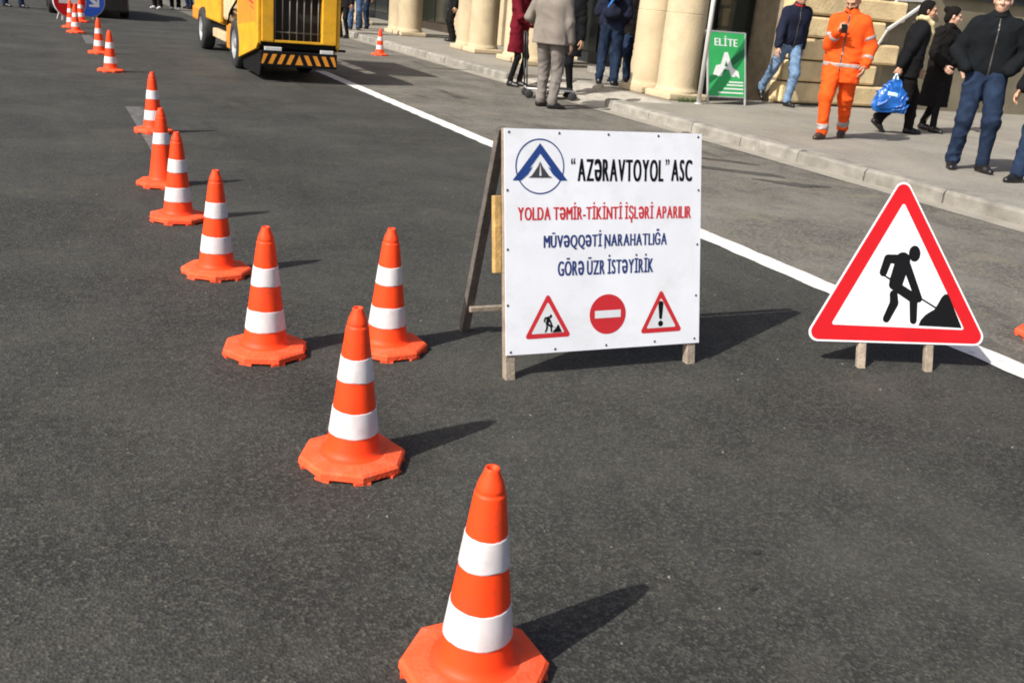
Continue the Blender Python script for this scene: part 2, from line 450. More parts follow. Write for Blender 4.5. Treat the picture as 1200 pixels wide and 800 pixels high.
# dropped concrete ramp with a broken edge
mb = MB(); nx, ny = 10, 24; vs = []; rnd = random.Random(3)
for j in range(ny + 1):
    for i in range(nx + 1):
        u, v = i / nx, j / ny
        x = 7.2 + 1.2 * u + (rnd.uniform(-.05, .05) if i == 0 else 0)
        yv = 12.3 + 3.62 * v
        vs.append((x, yv, .008 + (WALKZ - .004) * u + (rnd.uniform(-.012, .012) if 0 < i < nx else 0)))
mb.add(vs, [(j * (nx + 1) + i, j * (nx + 1) + i + 1, (j + 1) * (nx + 1) + i + 1, (j + 1) * (nx + 1) + i) for j in range(ny) for i in range(nx)])
struct(mb.build('ramp', RAMP))
def rock(seed, r):
    rnd = random.Random(seed); bm = bmesh.new()
    bmesh.ops.create_icosphere(bm, subdivisions=2, radius=r)
    for v in bm.verts: v.co *= rnd.uniform(.72, 1.15)
    for v in bm.verts: v.co.z *= .55
    me = bpy.data.meshes.new('rock'); bm.to_mesh(me); bm.free(); me.materials.append(RAMP); return me
for k, (x, yv, r, lab) in enumerate(((8.28, 14.3, .10, 'largest broken lump of pale concrete lying on the ramp by the jeans'), (8.12, 14.0, .06, 'small broken piece of pale concrete lying near the middle of the ramp'), (8.3, 15.2, .08, 'broken piece of pale concrete at the far top of the ramp'))):
    o = link('concrete_lump', rock(k, r), None); o.location = (x, yv, .105 + r * .2)
    tag(o, lab, 'rubble', 'broken concrete on the ramp')

for k, (cx, cy, a, b2, rot) in enumerate(((6.42, 8.35, .34, .07, .5), (6.20, 7.72, .42, .09, .55), (5.98, 7.95, .22, .05, .4), (6.35, 7.15, .30, .10, .6), (6.95, 17.6, .5, .10, 1.2))):
    rnd = random.Random(40 + k); pts = []
    for q in range(40):
        t = 2 * math.pi * q / 40; w = 1 + .25 * math.sin(3 * t + k) + rnd.uniform(-.22, .22)
        u, v = a * w * math.cos(t), b2 * w * math.sin(t)
        pts.append((cx + u * math.cos(rot + 2.0) - v * math.sin(rot + 2.0), cy + u * math.sin(rot + 2.0) + v * math.cos(rot + 2.0), .003 + .0004 * k))
    mb = MB(); mb.add(pts, [tuple(range(40))]); struct(mb.build('oil_stain', A_STAIN, lane))
for k, (cx, cy, a, b2) in enumerate(((1.80, 1.89, .016, .010), (1.67, 1.74, .011, .008))):
    rnd = random.Random(80 + k); pts = []
    for q in range(28):
        t = 2 * math.pi * q / 28; w = 1 + .2 * math.sin(2 * t + k) + rnd.uniform(-.2, .2)
        pts.append((cx + a * w * math.cos(t), cy + b2 * w * math.sin(t), .003 + .0003 * k))
    mb = MB(); mb.add(pts, [tuple(range(28))]); struct(mb.build('oil_stain', A_DARK, road))
# loose grit on the near asphalt
bm = MB(); rnd = random.Random(11)
for k in range(420):
    x, yv = rnd.uniform(-1.5, 4.5), rnd.uniform(.8, 7) ** 1
    r = rnd.choice((.002, .0025, .003, .004, .006)) * rnd.uniform(.7, 1.2)
    t = rnd.uniform(0, 6.28)
    vs = [(x + r * math.cos(t + q * 2.09) * rnd.uniform(.7, 1.3), yv + r * math.sin(t + q * 2.09) * rnd.uniform(.7, 1.3), .0005) for q in range(3)] + [(x, yv, r * 1.1)]
    bm.add(vs, [(0, 1, 3), (1, 2, 3), (2, 0, 3)])
g = stuff(bm.build('loose_grit', mat('grit', (.15, .14, .122, 1), .9, .35, 40)))
tag(g, 'scattered loose grit and tiny stones on the near asphalt', 'grit')

# ---------------------------------------------------------------- arcade building
bld = thing('arcade_building', 'sandstone building with paired round columns along the pavement', 'building', (8.95, 13, WALKZ))
B0 = Vector((8.95, 13, WALKZ))
def bbox(name, m, x0, x1, y0, y1, z0, z1, parent=None, bevel=0):
    return MB().box(x0 - B0.x, x1 - B0.x, y0 - B0.y, y1 - B0.y, z0 - B0.z, z1 - B0.z).build(name, m, parent or bld, bevel)
R = .31
def column_mesh():
    prof = [(R * 1.07, .10), (R * 1.08, .125), (R * 1.05, .15), (R * 1.01, .165), (R, .20), (R, .24)]
    z = .30
    for k in range(4):
        z1 = z + .95; r = R * (1 - .012 * k)
        prof += [(r, z + .05), (r, z1 - .05), (r, z1 - .012), (r, z1 - .006), (r - .006, z1 - .003), (r - .006, z1 + .003), (r * .997, z1 + .006), (r * .997, z1 + .012)]
        z = z1
    prof += [(R * .95, 4.25), (R * 1.15, 4.4), (R * 1.15, 4.5)]
    mb = MB().lathe(prof, 40)
    return mb.mesh('column')
CM = column_mesh(); CM.materials.append(SAND)
def plinth_mesh():
    return MB().box(-.35, .35, -.345, .345, 0, .105).mesh('plinth')
PM = plinth_mesh(); PM.materials.append(SAND)
for s in (13.06, 13.86, 18.05, 18.84, 20.7, 21.45, 25.6, 26.4, 30.3, 31.1, 35.2, 36.0):
    c = link('column', CM, None, bld); c.location = (8.95 - B0.x, s - B0.y, 0); c.rotation_euler = (0, 0, random.uniform(0, 6))
    pl = link('plinth', PM, None, c, .025); pl.rotation_euler = (0, 0, -c.rotation_euler[2])
bbox('entablature', SAND, 8.45, 9.5, 12.6, 60, 4.5 + WALKZ, 5.6, None, .03)
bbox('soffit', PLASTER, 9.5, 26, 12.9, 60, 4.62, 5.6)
# shopfront behind the columns: wall strips, dark doors and panes
bbox('wall', SAND, 11.2, 11.7, 14.6, 60, WALKZ, 4.62)
k = 0
for s0, s1 in ((14.95, 17.25), (17.75, 20.3), (20.8, 23.6), (24.1, 27.6), (28.2, 32.0), (32.6, 37.0)):
    fr = bbox('door_frame', DOORWOOD if k % 2 == 0 else DARKMETAL, 11.12, 11.197, s0, s1, WALKZ, 3.4)
    w = (s1 - s0 - .12) / 3
    for q in range(3):
        bbox('pane', SHOPGLASS, 11.09, 11.117, s0 + .08 + q * w, s0 + q * w + w, WALKZ + .25, 3.3, fr)
    k += 1
# pilasters inside the arcade
for s in (17.5, 24.0): bbox('pilaster', SAND, 10.75, 11.085, s - .25, s + .25, WALKZ, 4.6, None, .02)
bbox('step', KERB, 9.6, 11.08, 14.3, 17.1, WALKZ, WALKZ + .12, None, .015)
# end wall facing along the road: recessed dark shopfront, quoin pier, plaster wall
shop = bbox('shop_window', DARKMETAL, 9.3, 10.88, 13.95, 14.05, WALKZ, 3.3)
for q in range(2):
    bbox('pane', SHOPGLASS, 9.36 + q * .78, 10.06 + q * .78, 13.92, 13.947, WALKZ + .12, 3.2, shop)
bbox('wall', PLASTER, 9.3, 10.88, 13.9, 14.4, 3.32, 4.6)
bbox('pier_core', JOINT, 10.9, 13.05, 13.045, 15.2, WALKZ, 4.6)
bh = .345; z = WALKZ + .02; row = 0
while z + bh < 4.6:
    right = 13.25 if row % 2 == 0 else 12.85
    cuts = [10.87, 11.95, right] if row % 2 == 0 else [10.87, 12.35, right]
    for a, b in zip(cuts[:-1], cuts[1:]):
        d = random.uniform(-.012, .012)
        o = bbox('stone_block', SAND2, a + .01, b - .01, 12.93 + d, 13.25, z + .012, z + bh - .012, None, .035)
    z += bh; row += 1
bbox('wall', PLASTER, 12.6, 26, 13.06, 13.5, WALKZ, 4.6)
# dark window high in the plaster wall
win = bbox('window', DARKMETAL, 14.05, 16.6, 13.0, 13.055, 2.02, 3.6)
for q in range(3):
    bbox('pane', SHOPGLASS, 14.15 + q * .82, 14.87 + q * .82, 12.985, 12.998, 2.10, 3.5, win)
# white steel bracket fixed to the wall
rail = thing('wall_bracket', 'white painted steel bracket with a sloping strut on the plaster wall', 'bracket', (13.0, 13.0, 1.4))
MB().box(-.03, .03, -.05, .055, .30, 1.3).build('wall_plate', STEELW, rail, .004)
MB().beam((-.12, -.07, .02), (.62, -.07, .50), .045, .05).build('sloping_strut', STEELW, rail, .004)
MB().beam((.03, -.02, .50), (.80, -.02, .54), .05, .045, (0, 0, 1)).build('cross_bar', STEELW, rail, .004)
MB().beam((-.13, -.07, .01), (-.30, -.07, -.28), .035, .04).build('lower_strut', STEELW, rail, .004)
MB().box(-.16, -.10, -.05, .055, -.04, .04).build('wall_plate', STEELW, rail, .004)
# signpost pole
mb = MB(); mb.tube((0, 0, 0), (0, 0, 3.2), .034, .034, 16); mb.tube((0, 0, 0), (0, 0, .012), .06, .06, 16)
o = mb.build('pole', STEELW); o.location = (8.93, 12.41, WALKZ)
tag(o, 'slim white metal pole standing in front of the green pavement sign', 'pole')
# weeds at the column foot
mb = MB(); rnd = random.Random(5)
for q in range(160):
    x, yv = rnd.uniform(-.32, .12), rnd.uniform(-.07, .05); h = rnd.uniform(.03, .11); t = rnd.uniform(0, 6.28); l = rnd.uniform(.0, .05)
    dx, dy = math.cos(t), math.sin(t)
    mb.add([(x - .006 * dy, yv + .006 * dx, 0), (x + .006 * dy, yv - .006 * dx, 0), (x + l * dx, yv + l * dy, h)], [(0, 1, 2)])
o = stuff(mb.build('weeds', GRASS)); o.location = (9.0, 12.62, WALKZ); tag(o, 'small tuft of weeds at the foot of the column', 'weeds')

# ---------------------------------------------------------------- traffic cones
def cone_parts():
    zb = .046
    rr = lambda z: .0856 - .123 * (z - .046)
    body = MB().lathe([(.108, .040), (.096, .044), (.0885, .052), (rr(.065), .065), (rr(.2), .2), (rr(.35), .35), (rr(.45), .45), (rr(.458), .458), (rr(.460), .460), (rr(.462) - .003, .462), (rr(.468) - .003, .468), (.0315, .471), (.031, .474), (.0262, .490), (.0190, .506), (.0165, .516), (.0150, .520), (.0115, .519), (.0105, .495), (.010, .47)], 40)
    b = []; rnd = random.Random(2)
    for z0, z1 in ((.290, .365), (.112, .195)):
        n = 48; vs = []
        ja = [.0012 * math.sin(3 * q * .131 + z0 * 50) + rnd.uniform(-.0009, .0009) for q in range(n)]; jb = [.0012 * math.sin(2 * q * .131 + z0 * 90) + rnd.uniform(-.0009, .0009) for q in range(n)]
        for q, (dz, dr) in enumerate(((0, .0004), (.0006, .0016), (.004, .0018), (-.004, .0018), (-.0006, .0016), (0, .0004))):
            for i in range(n):
                z = (z0 + ja[i] if q < 3 else z1 + jb[i]) + dz; t = 2 * math.pi * i / n; r = rr(z) + dr
                vs.append((r * math.cos(t), r * math.sin(t), z))
        m = MB().add(vs, [(k * n + i, k * n + (i + 1) % n, (k + 1) * n + (i + 1) % n, (k + 1) * n + i) for k in range(5) for i in range(n)], True)
        b.append(m.mesh('band'))
    n = 8; a0 = math.pi / 8
    prof = [(.02, .006), (.168, .006), (.172, .010), (.171, .027), (.163, .034), (.118, .0415), (.09, .0415)]
    base = MB().lathe(prof, 8, smooth=False, rot=a0)
    for i in range(8):
        t = a0 + i * math.pi / 4
        c = Vector((.15 * math.cos(t), .15 * math.sin(t), .004)); d = Vector((math.cos(t), math.sin(t), 0))
        base.obox(c, d * .017, Vector((-d.y, d.x, 0)) * .026, (0, 0, .004))
    return body.mesh('cone_body'), b, base.mesh('base')
CB, CBD, CBS = cone_parts()
CB.materials.append(ORANGE); CBS.materials.append(CBASE)
for m in CBD: m.materials.append(BAND)
CONES = [(.815, 1.665, .05, 'nearest orange traffic cone, cut off by the bottom edge of the photo'),
 (.84, 2.74, .3, 'second nearest orange cone of the row, standing left of a long shadow'),
 (1.262, 3.70, .1, 'orange cone set out of line to the right, beside the information board'),
 (.77, 3.76, .5, 'third orange cone of the row, left of the cone out of line'),
 (.76, 4.9, .2, 'fourth orange cone of the row counting from the camera'),
 (.72, 6.05, .7, 'fifth orange cone of the row, just in front of the single banded cone'),
 (.74, 7.05, .4, 'orange cone with only one white band, its lower band missing'),
 (.92, 9.35, .0, 'orange cone standing on the faded dash, behind the single banded cone'),
 (.90, 14.34, .6, 'nearer of the two distant orange cones overlapping in the row'),
 (.91, 16.89, .1, 'farther of the two distant orange cones overlapping in the row'),
 (.74, 21.0, .5, 'front cone of the far cluster before the round red sign'),
 (.97, 24.3, .2, 'right hand cone of the far cluster, before the round blue sign'),
 (.70, 22.3, .9, 'left hand cone of the far cluster, mostly hidden behind another cone'),
 (6.37 * 1.0, 19.98, .3, 'lone orange cone near the kerb beyond the yellow machine'),
 (4.715, 3.165, .4, 'orange cone cut off by the right edge of the photo')]
for k, (x, yv, rz, lab) in enumerate(CONES):
    c = thing('traffic_cone', lab, 'traffic cone', (x, yv, 0), rz, 'orange traffic cones')
    tilt = (random.uniform(-.012, .012), random.uniform(-.012, .012))
    b = link('cone_body', CB, None, c)
    for q, m in enumerate(CBD):
        if k == 6 and q == 1: continue
        w = link('band', m, None, c); w.location = (0, 0, random.uniform(-.006, .006) if k > 1 else 0)
        # keep the sleeve hugging the taper when it sits higher or lower
        w.scale = (1 - w.location.z * 2.1, 1 - w.location.z * 2.1, 1); w.rotation_euler = (0, 0, random.uniform(0, 6))
    link('base', CBS, None, c)

# ---------------------------------------------------------------- information board (A-frame)
BO = Vector((1.62, 3.28, .10)); BU = Vector((1, 0, 0)); BV = Vector((0, .19, .865)).normalized(); BN = BU.cross(BV)   # BN points to the viewer
brd = thing('information_board', 'large white road works notice board on a timber A frame', 'sign board', (2.08, 3.4, 0))
PB = Vector((2.08, 3.4, 0))
OB = BO - PB
def onb(u, v, l=0): return OB + u * BU + v * BV + l * BN
W_, H_ = .918, .886
mb = MB(); mb.prism([(0, 0), (W_ + .012, -.008), (W_, H_), (-.004, H_)], onb(0, 0, -.004), BU, BV, .004)
panel = mb.build('panel', SIGNW, brd)
for u in (.022, .895):
    a, b = onb(u, -.1135, -.024), onb(u, .888, -.024)
    mb = MB(); mb.beam(a, b, .042, .036); mb.build('front_leg', WOODLEG, brd, .003)
for u in (.062, .862):
    a = Vector((1.62 + u, 3.86, 0)) - PB; b = onb(u - .045 if u < .5 else u + .03, .892, -.065)
    mb = MB(); mb.beam(a, b, .04, .036); mb.build('rear_leg', WOODDARK, brd, .003)
mb = MB(); mb.beam(onb(.002, .872, -.024), onb(.912, .872, -.024), .034, .03, (0, 1, 0)); mb.build('top_rail', WOODDARK, brd, .003)
mb = MB(); mb.beam(Vector((1.67, 3.785, .125)) - PB, Vector((2.50, 3.785, .125)) - PB, .022, .024, (0, 1, 0)); mb.build('rear_rail', WOODLEG, brd, .003)
mb = MB(); mb.beam(onb(-.012, .325, -.06), onb(-.012, .63, -.06), .03, .03); mb.build('batten', WOODYEL, brd, .003)
nails = [(u, .872) for u in (.015, .235, .46, .70, .90)] + [(u, .012) for u in (.02, .22, .46, .70, .905)] + [(.008, v) for v in (.2, .42, .65)] + [(.908, v) for v in (.2, .42, .65)]
NM = MB().lathe([(0, .0022), (.004, .0018), (.0055, 0)], 10).mesh('nail'); NM.materials.append(NAIL)
for u, v in nails:
    o = link('nail', NM, None, brd); o.location = onb(u, v, .0002); o.rotation_euler = BN.to_track_quat('Z', 'Y').to_euler()
def btext(body, u0, u1, v0, v1, m, bold=.012, lift=.0008):
    me = text_mesh(body, u1 - u0, v1 - v0, onb(u0, v0), BU, BV, lift, bold); return link('lettering', me, m, brd)
btext('“', .288, .308, .752, .776, BLACK, .02)
btext('AZƏRAVTOYOL', .318, .728, .685, .775, BLACK, .06)
btext('”', .737, .757, .754, .778, BLACK, .02)
btext('ASC', .766, .873, .687, .777, BLACK, .06)
btext('YOLDA TƏMİR-TİKİNTİ İŞLƏRİ APARILIR', .052, .872, .518, .602, REDINK, .05)
btext('MÜVƏQQƏTİ NARAHATLIĞA', .166, .752, .413, .490, NAVYINK, .05)
btext(',', .445, .453, .412, .434, NAVYINK, .05)
btext('GÖRƏ ÜZR İSTƏYİRİK', .230, .686, .308, .388, NAVYINK, .05)
def flat(name, polys, m, plane, lift, parent, step=.00015):
    """flat print: outlines on a plane, each a hair above the last"""
    mb = MB()
    for k, poly in enumerate(polys): mb.add([plane(u, v, lift + k * step) for u, v in poly], [tuple(range(len(poly)))])
    return mb.build(name, m, parent)
def ell(cx, cy, rx, ry, n=40): return [(cx + rx * math.cos(2 * math.pi * i / n), cy + ry * math.sin(2 * math.pi * i / n)) for i in range(n)]
def capsule2(a, b, w0, w1=None, n=6):
    w1 = w0 if w1 is None else w1
    t = math.atan2(b[1] - a[1], b[0] - a[0])
    p = [(a[0] + w0 / 2 * math.cos(t + math.pi / 2 + math.pi * i / n), a[1] + w0 / 2 * math.sin(t + math.pi / 2 + math.pi * i / n)) for i in range(n + 1)]
    return p + [(b[0] + w1 / 2 * math.cos(t - math.pi / 2 + math.pi * i / n), b[1] + w1 / 2 * math.sin(t - math.pi / 2 + math.pi * i / n)) for i in range(n + 1)]
def ring(name, cx, cy, r0, r1, m, plane, lift, parent, n=56):
    mb = MB(); vs = [plane(cx + r * math.cos(2 * math.pi * i / n), cy + r * math.sin(2 * math.pi * i / n), lift) for r in (r0, r1) for i in range(n)]
    mb.add(vs, [(i, (i + 1) % n, n + (i + 1) % n, n + i) for i in range(n)]); return mb.build(name, m, parent)
# emblem: ring, chevron with feet, small road in the middle
ring('emblem_ring', .150, .742, .1025, .108, BLUEINK, onb, .0008, brd)
flat('emblem', [[(.150, .832), (.030, .688), (.066, .688), (.150, .792)], [(.150, .832), (.150, .792), (.236, .688), (.272, .688)],
     [(.066, .688), (.058, .704), (.118, .742), (.096, .712)], [(.236, .688), (.244, .704), (.184, .742), (.206, .712)]], BLUEINK, onb, .0012, brd)
flat('emblem_road', [[(.150, .762), (.140, .742), (.112, .706), (.146, .706), (.149, .75)], [(.150, .762), (.151, .75), (.156, .706), (.190, .706), (.161, .742)],
     [(.112, .706), (.098, .699), (.204, .699), (.190, .706)]], GREYINK, onb, .0012, brd)
def tri_round(pts, r, n=5):
    """rounded triangle outline"""
    out = []
    k = len(pts)
    for i in range(k):
        p0, p, p1 = Vector(pts[i - 1]), Vector(pts[i]), Vector(pts[(i + 1) % k])
        a, b = (p0 - p).normalized(), (p1 - p).normalized()
        ang = a.angle(b); c = p + (a + b).normalized() * r / math.sin(ang / 2)
        s0 = p + a * r / math.tan(ang / 2); s1 = p + b * r / math.tan(ang / 2)
        t0 = math.atan2(*(s0 - c).yx); t1 = math.atan2(*(s1 - c).yx)
        d = (t1 - t0 + math.pi) % (2 * math.pi) - math.pi
        out += [(c.x + r * math.cos(t0 + d * j / n), c.y + r * math.sin(t0 + d * j / n)) for j in range(n + 1)]
    return out
def worker_polys(f):
    """digging worker; f maps the big sign's coordinates into the target plane"""
    P = {'hand': (-.091, .440), 'elb': (-.071, .504), 'sh': (0, .504), 'sh2': (.012, .494), 'hip': (-.028, .398), 'hand2': (.084, .332), 'th0': (-.040, .388), 'kn': (.060, .333), 'ank': (.065, .232), 'l0': (-.036, .345), 'l1': (-.031, .306), 'l2': (-.064, .232)}
    s = f((1, 0))[0] - f((0, 0))[0]
    C = lambda a, b, w0, w1=None: capsule2(f(P[a]), f(P[b]), w0 * s, (w1 or w0) * s)
    hd = [f(q) for q in ell(.053, .535, .028, .037, 20)]
    pile = [f(q) for q in ((.090, .210), (.100, .236), (.118, .258), (.141, .275), (.163, .288), (.180, .318), (.194, .346), (.208, .360), (.222, .362), (.234, .346), (.300, .211))]
    shov = capsule2(f((-.095, .432)), f((.172, .294)), .008 * s)
    return [hd, C('hand', 'elb', .036, .040), C('elb', 'sh', .040, .046), C('sh', 'hip', .070, .066), C('sh2', 'hand2', .040, .036), C('th0', 'kn', .044, .046), C('kn', 'ank', .040, .034), C('l0', 'l1', .038, .042), C('l1', 'l2', .042, .034), pile, shov]
t1 = [(.080, .060), (.294, .060), (.186, .243)]
flat('warning_triangle', [tri_round(t1, .010)], REDINK, onb, .0008, brd)
flat('triangle_field', [tri_round([(.111, .079), (.262, .079), (.186, .206)], .004)], SIGNW2, onb, .0014, brd)
fm = lambda q: (.186 + (q[0] + .01) * .205, .079 + (q[1] - .2) * .205)
flat('digging_figure', worker_polys(fm), BLACK, onb, .0020, brd, .00005)
flat('no_entry_disc', [ell(.466, .142, .087, .083)], REDINK, onb, .0008, brd)
flat('no_entry_bar', [[(.404, .127), (.528, .127), (.528, .158), (.404, .158)]], SIGNW2, onb, .0014, brd)
flat('warning_triangle', [tri_round([(.624, .050), (.840, .050), (.728, .236)], .010)], REDINK, onb, .0008, brd)
flat('triangle_field', [tri_round([(.657, .070), (.806, .070), (.728, .198)], .004)], SIGNW2, onb, .0014, brd)
flat('exclamation_mark', [capsule2((.727, .172), (.727, .114), .026, .015), ell(.727, .088, .0125, .0125, 20)], BLACK, onb, .0020, brd)

# ---------------------------------------------------------------- roadworks triangle sign
ta = RAD(-20.1)
TU = Vector((math.cos(ta), math.sin(ta), 0)); tn = Vector((-math.sin(ta), math.cos(ta), 0))
TV = (tn * .35 + Vector((0, 0, 1))).normalized(); TN = TU.cross(TV)
TB = Vector((3.45, 2.985, 0))
tri = thing('road_works_sign', 'red bordered triangular road works sign with a digging figure on short legs', 'road sign', TB)
def ont(u, v, l=0): return u * TU + v * TV + l * TN
outer = tri_round([(-.452, .112), (.437, .136), (-.017, .895)], .040, 8)
inset = lambda pts, d: [tuple(Vector(p) + (Vector((-.012, .41)) - Vector(p)).normalized() * d) for p in pts]
mb = MB(); mb.prism(outer, ont(0, 0, -.004), TU, TV, .004); mb.build('panel', SIGNW2, tri)
flat('red_border', [tri_round([(-.4385, .1205), (.423, .1435), (-.017, .881)], .035, 8)], RED, ont, .0008, tri)
flat('inner_line', [tri_round([(-.322, .192), (.314, .203), (-.012, .764)], .008)], SIGNW2, ont, .0016, tri)
flat('digging_figure', worker_polys(lambda q: q), BLACK, ont, .0024, tri, .00006)
for u, un in ((-.165, -.163), (.155, .158)):
    mb = MB(); mb.beam(ont(un, 0, -.020), ont(u, .42, -.020), .036, .030, TU); mb.build('front_leg', WOODLEG, tri, .003)
    a = ont(u * .9, .46, -.035); b = TU * u * 1.05 + tn * .52
    mb = MB(); mb.beam(a, b, .034, .03, TU); mb.build('rear_leg', WOODDARK, tri, .003)
mb = MB(); mb.beam(ont(-.19, .38, -.05), ont(.18, .38, -.05), .04, .028, TV); mb.build('cross_rail', WOODDARK, tri, .003)

# ---------------------------------------------------------------- green pavement sign
gs = thing('pavement_sign', 'green shop A board with white lettering in front of the columns', 'pavement sign', (9.5, 12.47, WALKZ))
GO = Vector((-.36, 0, 0)); GU = Vector((1, 0, 0)); GV = Vector((0, .28, 1.05)).normalized(); GN = GU.cross(GV)
def ong(u, v, l=0): return GO + u * GU + v * GV + l * GN
GH = 1.085
mb = MB(); mb.prism([(.02, .125), (.70, .125), (.70, GH - .01), (.02, GH - .01)], ong(0, 0, -.004), GU, GV, .004); mb.build('front_panel', GREENP, gs)
for u in (.012, .708):
    mb = MB(); mb.beam(ong(u, 0, -.008), ong(u, GH, -.008), .026, .026); mb.build('front_leg', ALU, gs, .003)
    mb = MB(); mb.beam(Vector((-.36 + u, .70, 0)), Vector((-.36 + u, .325, 1.05)), .026, .026); mb.build('rear_leg', ALU, gs, .003)
mb = MB(); mb.beam(ong(.012, GH - .005, -.006), ong(.708, GH - .005, -.006), .022, .02, (0, 1, 0)); mb.build('frame_rail', ALU, gs, .003)
mb = MB(); mb.beam(ong(.025, .118, -.008), ong(.695, .118, -.008), .02, .02, (0, 1, 0)); mb.build('frame_rail', ALU, gs, .003)
GV2 = Vector((0, -.375, 1.05)).normalized()
mb = MB(); mb.prism([(.02, .12), (.70, .12), (.70, 1.1), (.02, 1.1)], Vector((-.36, .70, 0)), GU, GV2, .004); mb.build('rear_panel', DARKMETAL, gs)
flat('dark_stripe', [[(.03, .30), (.03, .40), (.69, .86), (.69, .73)]], GREEND, ong, .0008, gs)
def gtext(body, u0, u1, v0, v1, bold=.04):
    link('lettering', text_mesh(body, u1 - u0, v1 - v0, ong(u0, v0), GU, GV, .0018, bold), PRINTW, gs)
gtext('ELİTE', .13, .56, .87, 1.02, .04)
gtext('A', .18, .52, .42, .78, .035)
flat('picture', [[(.10, .44), (.16, .58), (.26, .60), (.30, .50), (.22, .43)], [(.42, .50), (.60, .40), (.58, .50), (.46, .56)]], PRINTW, ong, .0014, gs)
flat('small_print', [[(a, v), (.67, v), (.67, v + .022), (a, v + .022)] for a, v in ((.40, .33), (.36, .285), (.30, .23), (.20, .17))], PRINTW, ong, .0014, gs)

# ---------------------------------------------------------------- far round signs
def round_sign(name, label, loc, kind, rz):
    t = thing(name, label, 'road sign', loc, rz)
    c = .41; r = .35
    MB().lathe([(0, -.004), (r, -.004), (r, .004), (0, .004)], 40, (0, 0, c), 'Y').build('disc', SIGNW2, t)
    pf = lambda u, v, l: Vector((u, -.004 - l, c + v))
    flat('coloured_field', [list(reversed(ell(0, 0, r - .02, r - .02)))], RED if kind == 'r' else SIGNBLUE, pf, .001, t)
    if kind == 'r': flat('white_bar', [[(-.22, -.055), (.22, -.055), (.22, .055), (-.22, .055)]], SIGNW2, pf, .002, t)
    else: flat('white_arrow', [[(-.16, .20), (-.03, .20), (.17, -.02), (.17, .10), (.22, .10), (.22, -.12), (0, -.12), (0, -.07), (.11, -.07), (-.16, .20)][:9]], SIGNW2, pf, .002, t)
    for s in (-1, 1):
        MB().beam((s * .16, .02, .0), (s * .10, .02, .45), .035, .03).build('leg', STEELW, t)
        MB().beam((s * .18, .38, .0), (s * .10, .05, .5), .03, .03).build('rear_leg', STEELW, t)
round_sign('no_entry_sign', 'far round red no entry sign behind the cone cluster', (.77, 24.6, 0), 'r', .2)
round_sign('direction_sign', 'far round blue direction sign behind the cone cluster', (1.19, 25.2, 0), 'b', .2)

# ---------------------------------------------------------------- wheels shared
def wheel(parent, loc, r, w, side):
    """side -1: outer face towards -X"""
    g = MB().lathe([(r * .62, -w / 2), (r * .9, -w / 2), (r * .98, -w * .38), (r, -w * .2), (r, w * .2), (r * .98, w * .38), (r * .9, w / 2), (r * .62, w / 2)], 36, (0, 0, 0), 'X').build('tyre', RUBBER)
    rim = MB().lathe([(r * .63, side * w * .46), (r * .56, side * w * .40), (r * .50, side * w * .2), (r * .24, side * w * .25), (r * .2, side * w * .42), (0, side * w * .42)], 30, (0, 0, 0), 'X')
    rim = rim.build('rim', RIM)
    h = bpy.data.objects.new('wheel', None); COL.objects.link(h); h.parent = parent; h.location = loc; h.empty_display_size = .1
    g.parent = h; rim.parent = h
    return h

# ---------------------------------------------------------------- compact yellow machine
mc = thing('road_machine', 'yellow compact road works machine with a barred rear grille and striped bumper', 'machine', (3.30, 14.0, 0))
def m_(t): return t - 3.30
L0, R0 = m_(2.74), m_(3.88)
# chassis
MB().box(L0 + .10, R0 - .10, .25, 6.2, .30, .52).build('chassis', CHASSIS, mc, .02)
MB().box(L0 + .03, R0 - .03, .03, .5, .44, .525).build('rear_sill', CHASSIS, mc, .01)
# rear box: side panels with raked lower edge
for x0, x1, nm in ((L0, L0 + .05, 'side_panel'), (R0 - .05, R0, 'side_panel')):
    MB().prism([(0, .50), (.12, .42), (1.45, .18), (1.5, .25), (1.5, 1.18), (0, 1.18)], (x0, 0, 0), (0, 1, 0), (0, 0, 1), x1 - x0).build(nm, YEL, mc, .012)
MB().prism([(.02, .30), (.16, .06), (1.30, .05), (1.42, .20), (.12, .42)], (L0 + .06, 0, 0), (0, 1, 0), (0, 0, 1), .05).build('mud_guard', CHASSIS, mc, .006)
flat('side_decal', [[(.25, .98), (.62, 1.02), (.62, 1.05), (.25, 1.01)], [(.2, .92), (.5, .95), (.5, .965), (.2, .935)]], REDINK, lambda u, v, l: Vector((L0 - l, u, v)), .002, mc)
flat('side_patch', [[(.06, .78), (1.42, .66), (1.42, 1.14), (.06, 1.14)]], YELO, lambda u, v, l: Vector((L0 - l, u, v)), .0012, mc)
for a, b in ((L0 + .052, m_(2.96)), (m_(3.62), R0 - .052)):
    MB().box(a, b, -.02, .10, .525, 1.22).build('rear_post', YEL, mc, .015)
MB().box(m_(2.96) + .002, m_(3.62) - .002, -.012, .06, .525, .555).build('grille_frame', YEL, mc, .004)
MB().box(m_(2.96) + .002, m_(3.62) - .002, -.012, .06, 1.17, 1.22).build('grille_frame', YEL, mc, .004)
MB().box(L0 + .052, R0 - .052, .20, .28, .525, 1.18).build('grille_back', GRILLEIN, mc)
for k in range(7):
    x = m_(2.985 + .0985 * k)
    MB().tube((x, .03, .55), (x, .03, 1.18), .008, n=10).build('grille_bar', BARS, mc)
for z in (.66,): MB().tube((m_(2.965), .05, z), (m_(3.615), .05, z), .009, n=8).build('grille_rod', BARS, mc)
MB().box(L0 + .02, R0 - .02, .10, 1.5, 1.18, 1.24).build('rear_cover', YEL, mc, .02)
